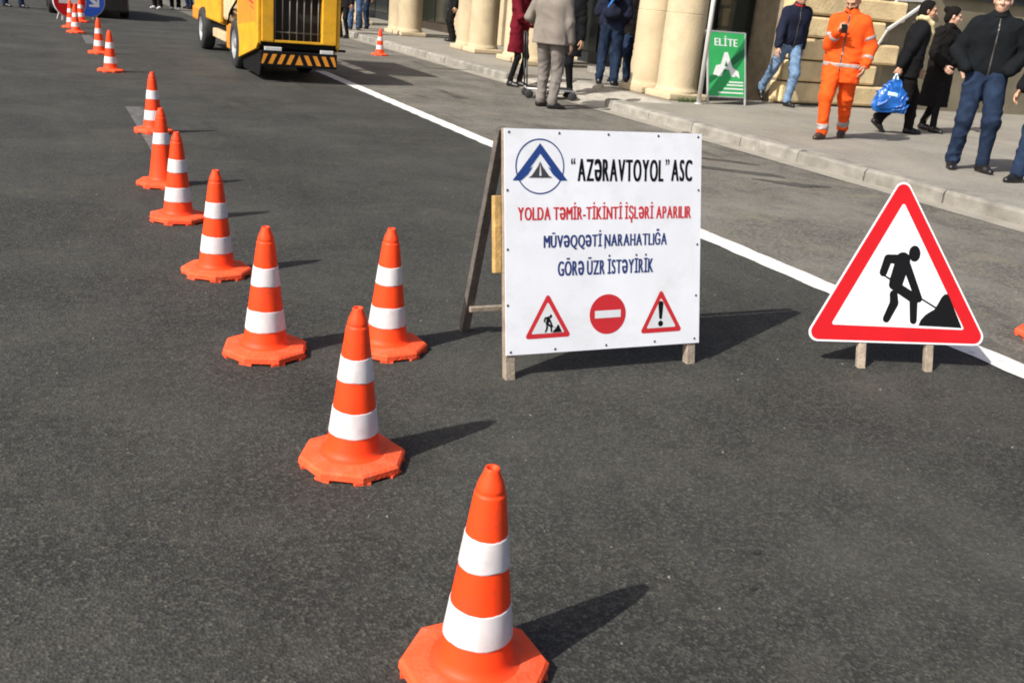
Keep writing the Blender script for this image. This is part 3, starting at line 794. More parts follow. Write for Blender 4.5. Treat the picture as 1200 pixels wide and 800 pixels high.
# striped bumper
MB().box(m_(2.77), m_(3.83), -.06, .02, .21, .41).build('bumper', CHASSIS, mc, .008)
cx = m_(3.30); st = []
for k in range(-4, 5):
    x = cx + k * .122
    if k == 0: st.append([(cx - .055, .245), (cx + .055, .245), (cx, .375)]); continue
    d = .06 if k < 0 else -.06
    q = [(x - .03 - d / 2, .245), (x + .03 - d / 2, .245), (x + .03 + d / 2, .375), (x - .03 + d / 2, .375)]
    q = [(min(max(u, m_(2.78)), m_(3.82)), v) for u, v in q]
    st.append(q)
flat('bumper_stripes', st, YELO, lambda u, v, l: Vector((u, -.06 - l, v)), .0015, mc)
for a, b, z in ((2.83, 3.06, .435), (3.60, 3.78, .425)):
    MB().box(m_(a), m_(b), -.05, .0, z - .02, z + .03).build('rear_lamp', LAMPW, mc, .006)
MB().box(m_(3.88), m_(3.98), .05, .10, .44, .47).build('side_bracket', CHASSIS, mc)
# wheels
for s in (1.70, 5.03):
    wheel(mc, (L0 + .09, s, .36), .36, .22, -1); wheel(mc, (R0 - .09, s, .36), .36, .22, 1)
# middle: engine, tank, hoses
MB().box(L0 + .16, R0 - .16, 1.55, 3.1, .52, 1.05).build('engine_block', CHASSIS, mc, .03)
MB().box(L0 + .06, L0 + .5, 2.15, 3.1, .62, 1.02).build('side_tank', CREAM, mc, .05)
MB().box(L0 + .03, L0 + .2, 2.0, 2.62, .22, .60).build('tool_box', YELO, mc, .02)
MB().box(L0 + .02, L0 + .16, 2.66, 3.9, .30, .44).build('step_plate', CREAM, mc, .015)
for k in range(4):
    x = L0 + .03 + k * .02
    MB().path([(x, 1.62 + .1 * k, 1.0), (x - .05, 1.9 + .1 * k, .82), (x - .02, 2.2 + .12 * k, .74), (x, 2.5 + .1 * k, .58)], .016).build('hose', CHASSIS, mc)
MB().box(L0 + .01, L0 + .1, 3.15, 4.6, .55, 1.0).build('side_panel', YEL, mc, .03)
MB().box(L0 + .05, R0 - .05, 3.2, 6.25, .525, 1.05).build('front_body', YEL, mc, .05)
MB().box(L0 + .02, R0 - .02, 5.4, 6.3, .45, .70).build('front_bumper', YELO, mc, .04)
# cab
MB().box(L0 + .06, R0 - .06, 1.15, 3.6, 2.05, 2.14).build('cab_roof', YEL, mc, .03)
for x in (L0 + .10, R0 - .10):
    for s in (1.25, 3.5): MB().tube((x, s, 1.05), (x, s, 2.06), .028, n=10).build('cab_post', CHASSIS, mc)
MB().box(L0 + .35, R0 - .35, 2.0, 2.5, 1.05, 1.22).box(L0 + .35, R0 - .35, 1.92, 2.02, 1.2, 1.7).build('seat', CHASSIS, mc, .03)
MB().tube((0, 3.25, 1.05), (0, 2.95, 1.4), .02).lathe([(.17, 0), (.185, .012), (.17, .024), (.155, .012), (.17, 0)], 24, (0, 2.93, 1.41)).build('steering_wheel', CHASSIS, mc)

# ---------------------------------------------------------------- black car behind the round signs
car = thing('parked_car', 'black car standing on the road behind the far round signs', 'car', (1.27, 26.3, 0))
prof = [(.02, .30), (0, .55), (.04, .88), (.35, .95), (.75, 1.38), (1.2, 1.46), (2.3, 1.44), (3.1, 1.0), (4.1, .86), (4.3, .6), (4.3, .28), (3.9, .22), (.4, .22)]
MB().prism(prof, (-.86, 0, 0), (0, 1, 0), (0, 0, 1), 1.72).build('body', CARBLK, car, .06, 3)
MB().box(-.84, .84, -.05, .12, .16, .52).build('bumper', CARBLK, car, .04, 3)
for s in (.85, 3.4):
    wheel(car, (-.80, s, .31), .31, .2, -1); wheel(car, (.80, s, .31), .31, .2, 1)
mb = MB(); mb.add([(-.66, .36, .99), (.66, .36, .99), (.58, .70, 1.35), (-.58, .70, 1.35)], [(0, 1, 2, 3)]); 
o = mb.build('rear_window', CARGLASS, car); o.location = (0, -.03, .015)
for s in (-1, 1):
    MB().box(s * .7 - .12, s * .7 + .12, -.012, .1, .66, .82).build('tail_lamp', TAILRED, car, .02)
    mb = MB(); mb.add([(s * .868, .62, .98), (s * .868, 2.85, 1.0), (s * .868, 2.2, 1.34), (s * .868, .86, 1.34)], [(0, 1, 2, 3)]); mb.build('side_window', CARGLASS, car)
MB().box(-.26, .26, -.062, -.05, .36, .47).build('number_plate', LAMPW, car, .004)
MB().box(-.50, -.30, -.06, -.03, .30, .35).build('reflector', LAMPW, car, .004)

# ---------------------------------------------------------------- people: fields of round cones, polygonised
def nets(F, org, h):
    """surface nets on a scalar grid, inside < 0"""
    ins = F < 0
    c = np.zeros(tuple(s - 1 for s in F.shape), np.int8)
    offs = [(i, j, k) for i in (0, 1) for j in (0, 1) for k in (0, 1)]
    sl = lambda o: tuple(slice(o[a], F.shape[a] - 1 + o[a]) for a in range(3))
    for o in offs: c += ins[sl(o)]
    act = np.argwhere((c > 0) & (c < 8))
    if not len(act): return np.zeros((0, 3)), np.zeros((0, 4), int)
    V = {o: F[act[:, 0] + o[0], act[:, 1] + o[1], act[:, 2] + o[2]] for o in offs}
    S = np.zeros((len(act), 3)); C = np.zeros(len(act))
    for o in offs:
        for a in range(3):
            if o[a]: continue
            q = list(o); q[a] = 1; q = tuple(q)
            f0, f1 = V[o], V[q]; x = (f0 < 0) != (f1 < 0)
            t = np.where(x, f0 / np.where(x, f0 - f1, 1), 0)
            P = np.tile(np.array(o, float), (len(act), 1)); P[:, a] = t
            S += np.where(x[:, None], P, 0); C += x
    pos = org + (act + S / C[:, None]) * h
    idx = -np.ones(c.shape, int); idx[act[:, 0], act[:, 1], act[:, 2]] = np.arange(len(act))
    quads = []
    for a in range(3):
        b, d = (a + 1) % 3, (a + 2) % 3
        s0 = [slice(None)] * 3; s1 = [slice(None)] * 3
        s0[a] = slice(0, -1); s1[a] = slice(1, None)
        x = ins[tuple(s0)] != ins[tuple(s1)]
        E = np.argwhere(x)
        ok = (E[:, b] > 0) & (E[:, d] > 0) & (E[:, b] < F.shape[b] - 1) & (E[:, d] < F.shape[d] - 1)
        E = E[ok]
        flip = ins[E[:, 0], E[:, 1], E[:, 2]]
        q = []
        for ob, od in ((-1, -1), (0, -1), (0, 0), (-1, 0)):
            e = E.copy(); e[:, b] += ob; e[:, d] += od
            q.append(idx[e[:, 0], e[:, 1], e[:, 2]])
        q = np.stack(q, 1)
        q[~flip] = q[~flip][:, ::-1]
        quads.append(q)
    Q = np.concatenate(quads); Q = Q[(Q >= 0).all(1)]
    return pos, Q

def rc(a, b, ra, rb=None, k=.03, sq=1., n=(0, 1, 0)):
    """round cone; sq < 1 flattens it along n"""
    return ('c', np.array(a, float), np.array(b, float), ra, ra if rb is None else rb, k, sq, np.array(n, float))
def el(c, r, k=.02, R=None, neg=False): return ('e', np.array(c, float), np.array(r, float), k, R, neg)

def field(prims, h, fold=0., ffreq=22., seed=0, grow=0.):
    lo, hi = np.full(3, 1e9), np.full(3, -1e9)
    bb = []
    for p in prims:
        if p[0] == 'c': r = max(p[3], p[4]) + grow; l = np.minimum(p[1], p[2]) - r; u = np.maximum(p[1], p[2]) + r
        else: r = max(p[2]) + grow; l = p[1] - r; u = p[1] + r
        bb.append((l, u))
        if p[0] == 'e' and p[5]: continue
        lo = np.minimum(lo, l); hi = np.maximum(hi, u)
    lo -= 3 * h + .02; hi += 3 * h + .02
    n = np.ceil((hi - lo) / h).astype(int) + 1
    F = np.full(n, .2, 'f4')
    for p, (l, u) in zip(prims, bb):
        k = p[5] if p[0] == 'c' else p[3]
        i0 = np.maximum(((l - k - .03 - lo) / h).astype(int), 0); i1 = np.minimum(np.ceil((u + k + .03 - lo) / h).astype(int) + 1, n)
        if (i1 <= i0).any(): continue
        g = np.stack(np.meshgrid(*[lo[a] + h * np.arange(i0[a], i1[a]) for a in range(3)], indexing='ij'), -1)
        if p[0] == 'c':
            _, a, b, ra, rb, k, sq, nn = p
            w = g - a; ba = b - a
            if sq != 1:
                nn = nn / np.linalg.norm(nn)
                w = w + (w @ nn)[..., None] * nn * (1 / sq - 1); ba = ba + (ba @ nn) * nn * (1 / sq - 1)
            L2 = max(ba @ ba, 1e-9)
            t = np.clip((w @ ba) / L2, 0, 1)
            d = np.linalg.norm(w - t[..., None] * ba, axis=-1) - (ra + t * (rb - ra)) - grow
            if sq != 1: d = d * (sq + 1) / 2
        else:
            _, cc, r, k, Rm, neg = p
            w = g - cc
            if Rm is not None: w = w @ Rm
            rr = r + grow
            k0 = np.linalg.norm(w / rr, axis=-1); k1 = np.linalg.norm(w / rr ** 2, axis=-1) + 1e-9
            d = k0 * (k0 - 1) / k1
        s = tuple(slice(i0[a], i1[a]) for a in range(3))
        A = F[s]
        if p[0] == 'e' and p[5]:
            hh = np.clip(.5 - .5 * (A + d) / k, 0, 1); F[s] = A * (1 - hh) - d * hh + k * hh * (1 - hh)
        else:
            hh = np.clip(.5 + .5 * (A - d) / k, 0, 1); F[s] = A * (1 - hh) + d * hh - k * hh * (1 - hh)
    if fold:
        rnd = np.random.RandomState(seed)
        ax = [lo[a] + h * np.arange(n[a]) for a in range(3)]
        N = np.zeros(n, 'f4')
        ph = lambda w: w[0] * ax[0][:, None, None] + w[1] * ax[1][None, :, None] + w[2] * ax[2][None, None, :]
        rv = lambda f, z=1.: (lambda w: w * f / np.linalg.norm(w))(rnd.normal(size=3) * np.array((1, 1, z)))
        for q in range(4):                      # warped creases that come and go, only ever outwards
            x = ph(rv(ffreq * rnd.uniform(.45, 1.1), .9)) + rnd.uniform(0, 6.3) + 1.7 * np.sin(ph(rv(ffreq * .55)) + rnd.uniform(0, 6.3)) + .8 * np.sin(ph(rv(ffreq * 1.3)) + rnd.uniform(0, 6.3))
            k = np.clip(.35 + .8 * np.sin(ph(rv(ffreq * .38)) + rnd.uniform(0, 6.3)), 0, 1)
            N += (1 - np.abs(np.sin(x))) ** 1.5 * k
        F -= fold * N * .55
    return F, lo, h

def cutplane(G, pt, nrm, smooth=0):
    """keep the side the normal points to"""
    F, lo, h = G
    pt, nrm = np.array(pt, float), np.array(nrm, float); nrm /= np.linalg.norm(nrm)
    ax = [lo[a] + h * np.arange(F.shape[a]) for a in range(3)]
    d = (pt[0] - ax[0])[:, None, None] * nrm[0] + (pt[1] - ax[1])[None, :, None] * nrm[1] + (pt[2] - ax[2])[None, None, :] * nrm[2]
    return np.maximum(F, d.astype('f4')), lo, h

def mesh_of(parts, name):
    """one mesh from one or more (verts, quads)"""
    vs, fs, o = [], [], 0
    for v, q in parts:
        vs.append(v); fs.append(q + o); o += len(v)
    v = np.concatenate(vs); q = np.concatenate(fs)
    me = bpy.data.meshes.new(name)
    me.vertices.add(len(v)); me.vertices.foreach_set('co', v.astype('f4').ravel())
    me.loops.add(q.size); me.loops.foreach_set('vertex_index', q.astype('i4').ravel())
    me.polygons.add(len(q)); me.polygons.foreach_set('loop_start', np.arange(0, q.size, 4, dtype='i4'))
    me.polygons.foreach_set('use_smooth', np.ones(len(q), bool))
    me.update(calc_edges=True); me.validate()
    return me

def ik(a, c, l1, l2, pole):
    a, c, pole = (np.array(q, float) for q in (a, c, pole))
    d = c - a; L = np.linalg.norm(d)
    if L > (l1 + l2) * .998: c = a + d / L * (l1 + l2) * .998; d = c - a; L = np.linalg.norm(d)
    u = d / L; x = (l1 * l1 - l2 * l2 + L * L) / (2 * L); y = math.sqrt(max(l1 * l1 - x * x, 1e-6))
    p = pole - (pole @ u) * u; p /= np.linalg.norm(p)
    return a + u * x + p * y, c

def unit(v): v = np.array(v, float); return v / np.linalg.norm(v)

def hand_prims(w, d, th, sx, curl):
    """palm and five fingers; d along the hand, th towards the thumb"""
    d = unit(d); th = unit(np.array(th, float) - np.dot(th, d) * d)
    n = np.cross(d, th) * (-sx)                       # palm side
    P = []
    offs = (.031, .0105, -.0105, -.030); ln = (.070, .080, .075, .058)
    for o in offs: P.append(rc(w + .01 * d + .5 * o * th, w + .088 * d + o * th, .0135, .0125, .012))
    for o, l in zip(offs, ln):
        p = w + .09 * d + o * th; a = curl * .6
        for s, q in enumerate((.42, .33, .25)):
            e = math.cos(a) * d + math.sin(a) * n
            p2 = p + e * l * q; P.append(rc(p, p2, .0084 - .0006 * s, .0078 - .0006 * s, .003)); p = p2; a += curl * (.9 if s == 0 else .6)
    p = w + .028 * d + .020 * th; e = unit(.75 * d + .75 * th + .35 * n)
    p2 = p + .045 * e; e2 = unit(.95 * d + .25 * th + .45 * n)
    P += [rc(p, p2, .0135, .0105, .006), rc(p2, p2 + .045 * e2, .0102, .008, .003)]
    return P

def person(label, loc, face, H=1.75, group='people on the street', skin=None, top=None, topstyle='jacket', bottom=None, shoe=None, hair=HAIRB, hairstyle='short',
           feet=None, wrists=None, poles=None, lean=(0., 0.), hipshift=(0., 0.), head=(0., 0.), hands=('relax', 'relax'), thumbs=None, legw=1., build=1., fine=1., seed=0, hem=.80, beard=False, extras=()):
    """local frame: +y forward, +x to the person's right; 1.75 m tall before scaling"""
    skin = skin or SKIN
    t = thing('person', label, 'person', loc, math.atan2(-face[0], face[1]), group)
    t.scale = (H / 1.75,) * 3
    feet = feet or (((-.10, 0, 0), 0, 8), ((.10, 0, 0), 0, -8))      # left, right: (x, y, lift), heel pitch degrees, turn-out degrees
    hx, hy = hipshift
    zdrop = 0.
    hipz = .925
    J = {}
    hips = [np.array((s * .088 + hx, hy, hipz)) for s in (-1, 1)]
    maxl = .855
    for i in range(2):
        (x, y, l), pit, tor = feet[i]
        A = np.array((x, y, .085 + l))
        d = hips[i] - A
        hor = d[0] ** 2 + d[1] ** 2
        zmax = A[2] + math.sqrt(max(maxl ** 2 - hor, .01))
        zdrop = max(zdrop, hipz - zmax) if l < .05 else zdrop
    hipz -= zdrop
    hips = [np.array((s * .088 + hx, hy, hipz)) for s in (-1, 1)]
    ank, knee = [], []
    for i in range(2):
        (x, y, l), pit, tor = feet[i]
        A = np.array((x, y, .085 + l))
        kn, A = ik(hips[i], A, .435, .425, (.12 * (2 * i - 1), 1, .1))
        ank.append(A); knee.append(kn)
    lx, ly = lean
    def sp(z, x=0, y=0):                                  # a point up the spine, following the lean
        k = (z - .95) / .5
        return np.array((x + hx + lx * k, y + hy + ly * k, z - zdrop))
    bw = build
    shw = .170 * (.5 + .5 * bw)
    sho = [sp(1.395, s * shw, -.005) for s in (-1, 1)]
    dw = [(-.27, .02, .80), (.27, .02, .80)]
    wr, elb = [], []
    for i in range(2):
        W = np.array((wrists[i] if wrists and wrists[i] is not None else dw[i]), float)
        if not (wrists and wrists[i] is not None): W = W + np.array((hx + lx, hy + ly, -zdrop))
        po = (poles[i] if poles and poles[i] is not None else (.35 * (2 * i - 1), -1, -.1))
        e, W = ik(sho[i], W, .29, .255, po)
        wr.append(W); elb.append(e)
    HC = sp(1.625, 0, .025) + np.array((lx * .05, ly * .05, 0))
    hy_, hp_ = RAD(head[0]), RAD(head[1])                  # yaw (left +), pitch (down +)
    Rm = np.array(Matrix.Rotation(hy_, 3, 'Z') @ Matrix.Rotation(-hp_, 3, 'X'))
    hd = lambda x, y, z: HC + Rm @ np.array((x, y, z))
    fwd_l = (0, 1, 0)
    # ---- body
    tor = [rc(sp(.96, -.075), sp(.96, .075), .105 * bw, k=.05, sq=.8), rc(sp(1.12, -.06), sp(1.12, .06), .098 * bw, k=.06, sq=.78), rc(sp(1.30, -.085), sp(1.30, .085), .108 * bw, k=.07, sq=.82),
           rc(sp(1.40, -shw + .04), sp(1.40, shw - .04), .055, k=.06), rc(sp(1.46, -.03), sho[0], .05, .045, k=.05), rc(sp(1.46, .03), sho[1], .05, .045, k=.05), rc(sp(1.43), sp(1.53, 0, .012), .062, .055, k=.04)]
    armp = []
    for i in range(2): armp += [rc(sho[i], elb[i], .050, .040, k=.035), rc(elb[i], wr[i], .041, .027, k=.02)]
    legp = []
    for i in range(2): legp += [rc(hips[i], knee[i], .080 * legw, .054, k=.03), rc(knee[i] + [0, -.005, 0], ank[i] + [0, -.01, 0], .055 * legw, .036, k=.03)]
    ftp = []
    fdir = []
    for i in range(2):
        (x, y, l), pit, to = feet[i]
        q = RAD(to) * 1.0; f = np.array((-math.sin(q), math.cos(q), 0.)); 
        pr = RAD(pit); f2 = f * math.cos(pr) + np.array((0, 0, -1)) * math.sin(pr); up = f * math.sin(pr) + np.array((0, 0, 1)) * math.cos(pr)
        fdir.append((f2, up))
        ftp.append(rc(ank[i] - .03 * f2 - .05 * up, ank[i] + .13 * f2 - .058 * up, .034, .025, k=.02))
    hb = 1.6 / max(fine, 1)
    parts = [nets(*[field(tor + armp + legp + ftp, .017 / fine ** .5)][0])]
    # head and neck at a finer grid
    hp = [el(hd(0, -.012, .045), (.074, .094, .084), .02, Rm), el(hd(0, .022, -.035), (.060, .072, .075), .03, Rm), el(hd(0, .060, -.078), (.030, .026, .024), .025, Rm), el(hd(0, .078, .035), (.052, .02, .015), .02, Rm),
          rc(hd(0, .092, .022), hd(0, .113, -.018), .0095, .014, .012), rc(hd(-.013, .098, -.021), hd(.013, .098, -.021), .010, k=.01),
          el(hd(-.034, .098, .012), (.017, .016, .010), .012, Rm, True), el(hd(.034, .098, .012), (.017, .016, .010), .012, Rm, True),
          el(hd(-.040, .066, -.018), (.022, .022, .018), .02, Rm), el(hd(.040, .066, -.018), (.022, .022, .018), .02, Rm),
          rc(hd(-.020, .089, -.050), hd(.020, .089, -.050), .0075, k=.006), rc(hd(-.016, .088, -.061), hd(.016, .088, -.061), .0078, k=.006),
          el(hd(-.076, -.006, -.005), (.010, .020, .032), .008, Rm), el(hd(.076, -.006, -.005), (.010, .020, .032), .008, Rm),
          rc(hd(0, -.02, -.04), sp(1.44, 0, .0), .054, .06, .03)]
    parts.append(nets(*field(hp, .0065 / fine)))
    thumb = thumbs or (None, None)
    for i in range(2):
        if hands[i] == 'pocket': continue
        sx = 2 * i - 1
        d = unit(wr[i] - elb[i])
        th = thumb[i] if thumb[i] is not None else (0, 1, .1)
        parts.append(nets(*field(hand_prims(wr[i], d, th, sx, {'relax': .45, 'grip': 1.15}[hands[i]]), .0048 / fine)))
    link('body', mesh_of(parts, 'body'), skin, t)
    # ---- eyes, brows
    for s in (-1, 1):
        link('eye', mesh_of([nets(*field([el(hd(s * .033, .078, .012), (.011, .011, .0085), .01)], .004))], 'eye'), EYEM, t)
        link('eyebrow', mesh_of([nets(*field([rc(hd(s * .017, .096, .034), hd(s * .048, .085, .034), .005, .004, .004)], .004))], 'eyebrow'), hair, t)
    if beard:
        G = field([el(hd(0, .028, -.062), (.062, .074, .056), .02, Rm), rc(hd(-.024, .094, -.040), hd(.024, .094, -.040), .008, k=.01)], .006)
        G = cutplane(G, hd(0, .0, -.035), Rm @ np.array((0, .25, -1)))
        link('beard', mesh_of([nets(*G)], 'beard'), hair, t)
    # ---- hair
    if hairstyle != 'none':
        hpr = [el(hd(0, -.016, .05), (.083, .103, .093), .02, Rm)]
        if hairstyle == 'bun': hpr += [el(hd(0, -.125, .07), (.048, .045, .045), .02, Rm), el(hd(0, -.06, -.03), (.07, .06, .08), .03, Rm)]
        if hairstyle == 'long': hpr += [rc(hd(-.05, -.05, 0), hd(-.07, -.04, -.20), .05, .035, .03), rc(hd(.05, -.05, 0), hd(.07, -.04, -.20), .05, .035, .03), rc(hd(0, -.08, 0), hd(0, -.08, -.22), .06, .05, .03)]
        if hairstyle == 'bob': hpr += [el(hd(0, -.045, -.02), (.088, .078, .095), .03, Rm)]
        G = field(hpr, .0075, .0035, 70, seed)
        if hairstyle == 'short': G = cutplane(G, hd(0, .040, .060), Rm @ np.array((0, -.62, .60)))
        else: G = cutplane(G, hd(0, .045, .055), Rm @ np.array((0, -.95, .32)))
        link('hair', mesh_of([nets(*G)], 'hair'), hair, t)
    # ---- trousers / legs
    hleg = .0125
    tr = [rc(sp(.97, -.07), sp(.97, .07), .112 * bw, k=.05, sq=.84)]
    wl = .022 if topstyle != 'coat' else .006
    for i in range(2):
        tr += [rc(hips[i], knee[i], (.090 + wl * .3) * legw, .064 * legw + wl * .4, k=.025), rc(knee[i], ank[i] + [0, -.012, .035], .060 * legw + wl * .5, .040 + wl * .8, k=.03),
               rc(ank[i] + [0, -.012, .05], ank[i] + [0, -.008, .005], .040 + wl * .8, .042 + wl * .8, k=.02)]
    G = field(tr, hleg, .019 if wl > .01 else .001, 28, seed + 1)
    G = cutplane(G, sp(1.06), (0, 0, -1))
    TM = mesh_of([nets(*G)], 'trousers')
    tro = link('trousers' if wl > .01 else 'tights', TM, bottom, t)
    # ---- shoes
    for i in range(2):
        f2, up = fdir[i]; sd = np.cross(f2, up)
        G = field([rc(ank[i] - .035 * f2 - .045 * up, ank[i] + .065 * f2 - .050 * up, .044, .046, .03), rc(ank[i] + .06 * f2 - .056 * up, ank[i] + .150 * f2 - .062 * up, .044, .033, .03), rc(ank[i] - .012 * f2 + .02 * up, ank[i] - .02 * f2 - .04 * up, .044, .046, .03)], .0085)
        G = cutplane(G, ank[i] - .083 * up, up)
        link('shoe', mesh_of([nets(*G)], 'shoe'), shoe or C_SHOE, t)
    # ---- top
    inf = {'jacket': .022, 'suit': .016, 'coat': .016, 'parka': .024}[topstyle]
    T = [rc(sp(1.0, -.075), sp(1.0, .075), .107 * bw + inf, k=.06, sq=.84), rc(sp(1.14, -.07), sp(1.14, .07), .103 * bw + inf, k=.06, sq=.84), rc(sp(1.30, -.09), sp(1.30, .09), .108 * bw + inf, k=.07, sq=.86),
         rc(sp(1.385, -shw + .03), sp(1.385, shw - .03), .055 + inf * .8, k=.06), rc(sp(1.455, -.03), sho[0], .05 + inf * .6, .045 + inf * .6, k=.05), rc(sp(1.455, .03), sho[1], .05 + inf * .6, .045 + inf * .6, k=.05), rc(sp(1.44, 0, -.005), sp(1.505, 0, .006), .068 + inf * .5, .064 + inf * .3, k=.03)]
    if hem < .85:
        hz = hem
        T += [rc(sp(.98, -.075), sp(hz - .05, -.085), .112 * bw + inf, .118 * bw + inf + (.02 if topstyle == 'coat' else .0), k=.05, sq=.86), rc(sp(.98, .075), sp(hz - .05, .085), .112 * bw + inf, .118 * bw + inf + (.02 if topstyle == 'coat' else .0), k=.05, sq=.86)]
    A = []
    for i in range(2):
        we = elb[i] + (wr[i] - elb[i]) * .93
        A += [rc(sho[i], elb[i], .060 + inf * .75, .050 + inf * .7, k=.03), rc(elb[i], we, .049 + inf * .7, .036 + inf * .75, k=.03)]
    G0 = field(T + A, .0125, .020 if topstyle != 'suit' else .013, 24, seed + 2)
    G = cutplane(G0, sp(hem), (0, 0, 1))
    link({'jacket': 'jacket', 'suit': 'suit_jacket', 'coat': 'coat', 'parka': 'jacket'}[topstyle], mesh_of([nets(*G)], 'top'), top, t)
    info = dict(sp=sp, wr=wr, elb=elb, ank=ank, knee=knee, hd=hd, T=T, A=A, tr=tr, t=t, hips=hips, sho=sho, seed=seed, inf=inf, Rm=Rm)
    if topstyle in ('jacket', 'parka'):
        v, q = nets(*cutplane(cutplane(cutplane(cutplane(cutplane(field(T, .010, .020, 24, seed + 2, .005), sp(hem + .02), (0, 0, 1)), sp(1.47), (0, 0, -1)), sp(1.2, -.011), (1, 0, 0)), sp(1.2, .011), (-1, 0, 0)), sp(1.2, 0, .02), (0, 1, 0)))
        if len(v): link('zip', mesh_of([(v, q)], 'zip'), NAIL, t)
    # collar
    cp = []
    for q in range(12):
        a0, a1 = 2 * math.pi * q / 12, 2 * math.pi * (q + 1) / 12
        f = lambda a: sp(1.505 + .018 * -math.cos(a) * 1, .066 * math.sin(a), .012 + .064 * math.cos(a))
        cp.append(rc(f(a0), f(a1), .016, k=.012))
    link('collar', mesh_of([nets(*field(cp, .008))], 'collar'), extras.get('collar', top) if isinstance(extras, dict) else top, t)
    return info

def band(info, prims, pt, nrm, half, m, grow=.006, fold=.020, seed=2, name='reflective_tape', ffreq=24):
    """a strip of tape hugging a garment between two planes"""
    G = field(prims, .0125, fold, ffreq, info['seed'] + seed, grow)
    n = unit(nrm); pt = np.array(pt, float)
    G = cutplane(G, pt - n * half, n); G = cutplane(G, pt + n * half, -n)
    v, q = nets(*G)
    if len(v): link(name, mesh_of([(v, q)], name), m, info['t'])

VIEW = np.array((math.sin(YAW), math.cos(YAW))); RIGHT = np.array((math.cos(YAW), -math.sin(YAW)))
def facing(r, a):
    """r to the picture's right, a away from the camera"""
    v = r * RIGHT + a * VIEW; return tuple(v)
Z1 = WALKZ
# --- worker in orange looking at a phone
W = person('person in orange high visibility work suit looking down at a phone', (8.64, 9.22, Z1), facing(-.55, -1), 1.72, top=C_ORANGE, topstyle='parka', bottom=C_ORANGE, shoe=C_SHOEBR, beard=True,
    feet=(((-.04, -.34, .035), 24, 4), ((.09, .17, 0), 0, -10)), wrists=((-.25, .10, .90), (.10, .26, 1.26)), poles=((-.5, -.9, -.1), (.45, -.6, -.9)), hands=('relax', 'grip'), thumbs=(None, (-.3, .2, 1)), head=(-8, 36), hem=.70, lean=(0, .03), build=1.0, seed=1, legw=1.15, extras={'collar': C_BLACK2}, hipshift=(.03, 0))
sp = W['sp']
trunk = [rc(sp(1.0, -.075), sp(.70, -.085), .155, .16, k=.05, sq=.86), rc(sp(1.0, .075), sp(.70, .085), .155, .16, k=.05, sq=.86)]
band(W, W['T'], sp(.90), (0, 0, 1), .024, C_REFL, .007)
for i in range(2):
    a = W['A'][2 * i: 2 * i + 2]
    e, w = W['elb'][i], W['wr'][i]; s = W['sho'][i]
    band(W, [a[1]], e + (w - e) * .62, w - e, .022, C_REFL, .006)
    band(W, [a[0]], s + (e - s) * .62, e - s, .022, C_REFL, .006)
    k, an = W['knee'][i], W['ank'][i]
    band(W, W['tr'][1 + 3 * i: 4 + 3 * i], an + (k - an) * .16, k - an, .035, C_REFL, .006, .019, 1, ffreq=28)
ph = W['wr'][1]; Mw = Matrix.Translation(W['t'].location) @ Matrix.Rotation(W['t'].rotation_euler[2], 4, 'Z') @ Matrix.Scale(1.72 / 1.75, 4)
o = MB().box(-.034, .034, -.004, .004, -.065, .065).build('mobile_phone', PHONE, None, .004)
o.matrix_world = Mw @ Matrix.Translation(Vector(ph + np.array((-.085, .075, .03)))) @ Matrix.Rotation(RAD(-40), 4, 'X')
tag(o, 'black mobile phone held up by the person in orange', 'phone')

# --- man in dark jacket, jeans, hands in pockets
person('person in charcoal zip jacket and blue jeans with hands in pockets', (8.72, 7.32, Z1), facing(-.30, -1), 1.80, top=C_JACK, bottom=C_JEANS, skin=SKIN2,
    feet=(((-.17, .03, 0), 0, 30), ((.11, .02, 0), 0, -4)), wrists=((-.19, .15, .98), (.19, .15, .98)), poles=((-.75, -.8, 0), (.75, -.8, 0)), hands=('pocket', 'pocket'), hem=.88, build=1.04, legw=1.1, seed=5, head=(-8, 4), lean=(.01, 0), hipshift=(-.02, 0))
# --- partly cut off at the right edge
person('person in black jacket and jeans cut off by the right edge of the photo', (8.94, 6.60, Z1), facing(-.75, -.6), 1.76, top=C_BLACK, bottom=C_JEANS,
    feet=(((-.12, -.12, 0), 0, 8), ((.10, .22, 0), 0, -6)), wrists=(None, (.30, .16, .86)), seed=9, build=1.08)
# --- person in black suit carrying the blue bag
S = person('person in black suit with cream scarf walking right, carrying a blue bag', (10.42, 9.95, Z1), facing(1, -.05), 1.70, top=C_BLACK, topstyle='suit', bottom=C_BLACK2, skin=SKIN,
    feet=(((-.08, .20, 0), 0, 4), ((.10, -.28, .07), 38, -4)), wrists=((-.28, .24, .84), (.26, -.20, .86)), poles=((-.5, -1, 0), (.4, -1, 0)), hands=('relax', 'grip'), hem=.76, seed=12, hairstyle='bob', lean=(0, .05), build=1.22, legw=1.2, head=(-15, 5))
sc_ = []
sp = S['sp']
pts = [sp(1.52, -.05, -.05), sp(1.53, -.085, .02), sp(1.47, -.09, .10), sp(1.36, -.06, .145), sp(1.22, -.05, .15), sp(1.10, -.05, .145)]
for a, b in zip(pts[:-1], pts[1:]): sc_.append(rc(a, b, .030, .030, k=.02))
pts = [sp(1.52, -.05, -.05), sp(1.535, .05, -.05), sp(1.53, .085, .02), sp(1.47, .09, .10), sp(1.36, .06, .145), sp(1.20, .05, .15)]
for a, b in zip(pts[:-1], pts[1:]): sc_.append(rc(a, b, .030, .030, k=.02))
link('scarf', mesh_of([nets(*field(sc_, .01, .003, 40, 3))], 'scarf'), C_SCARF, S['t'])
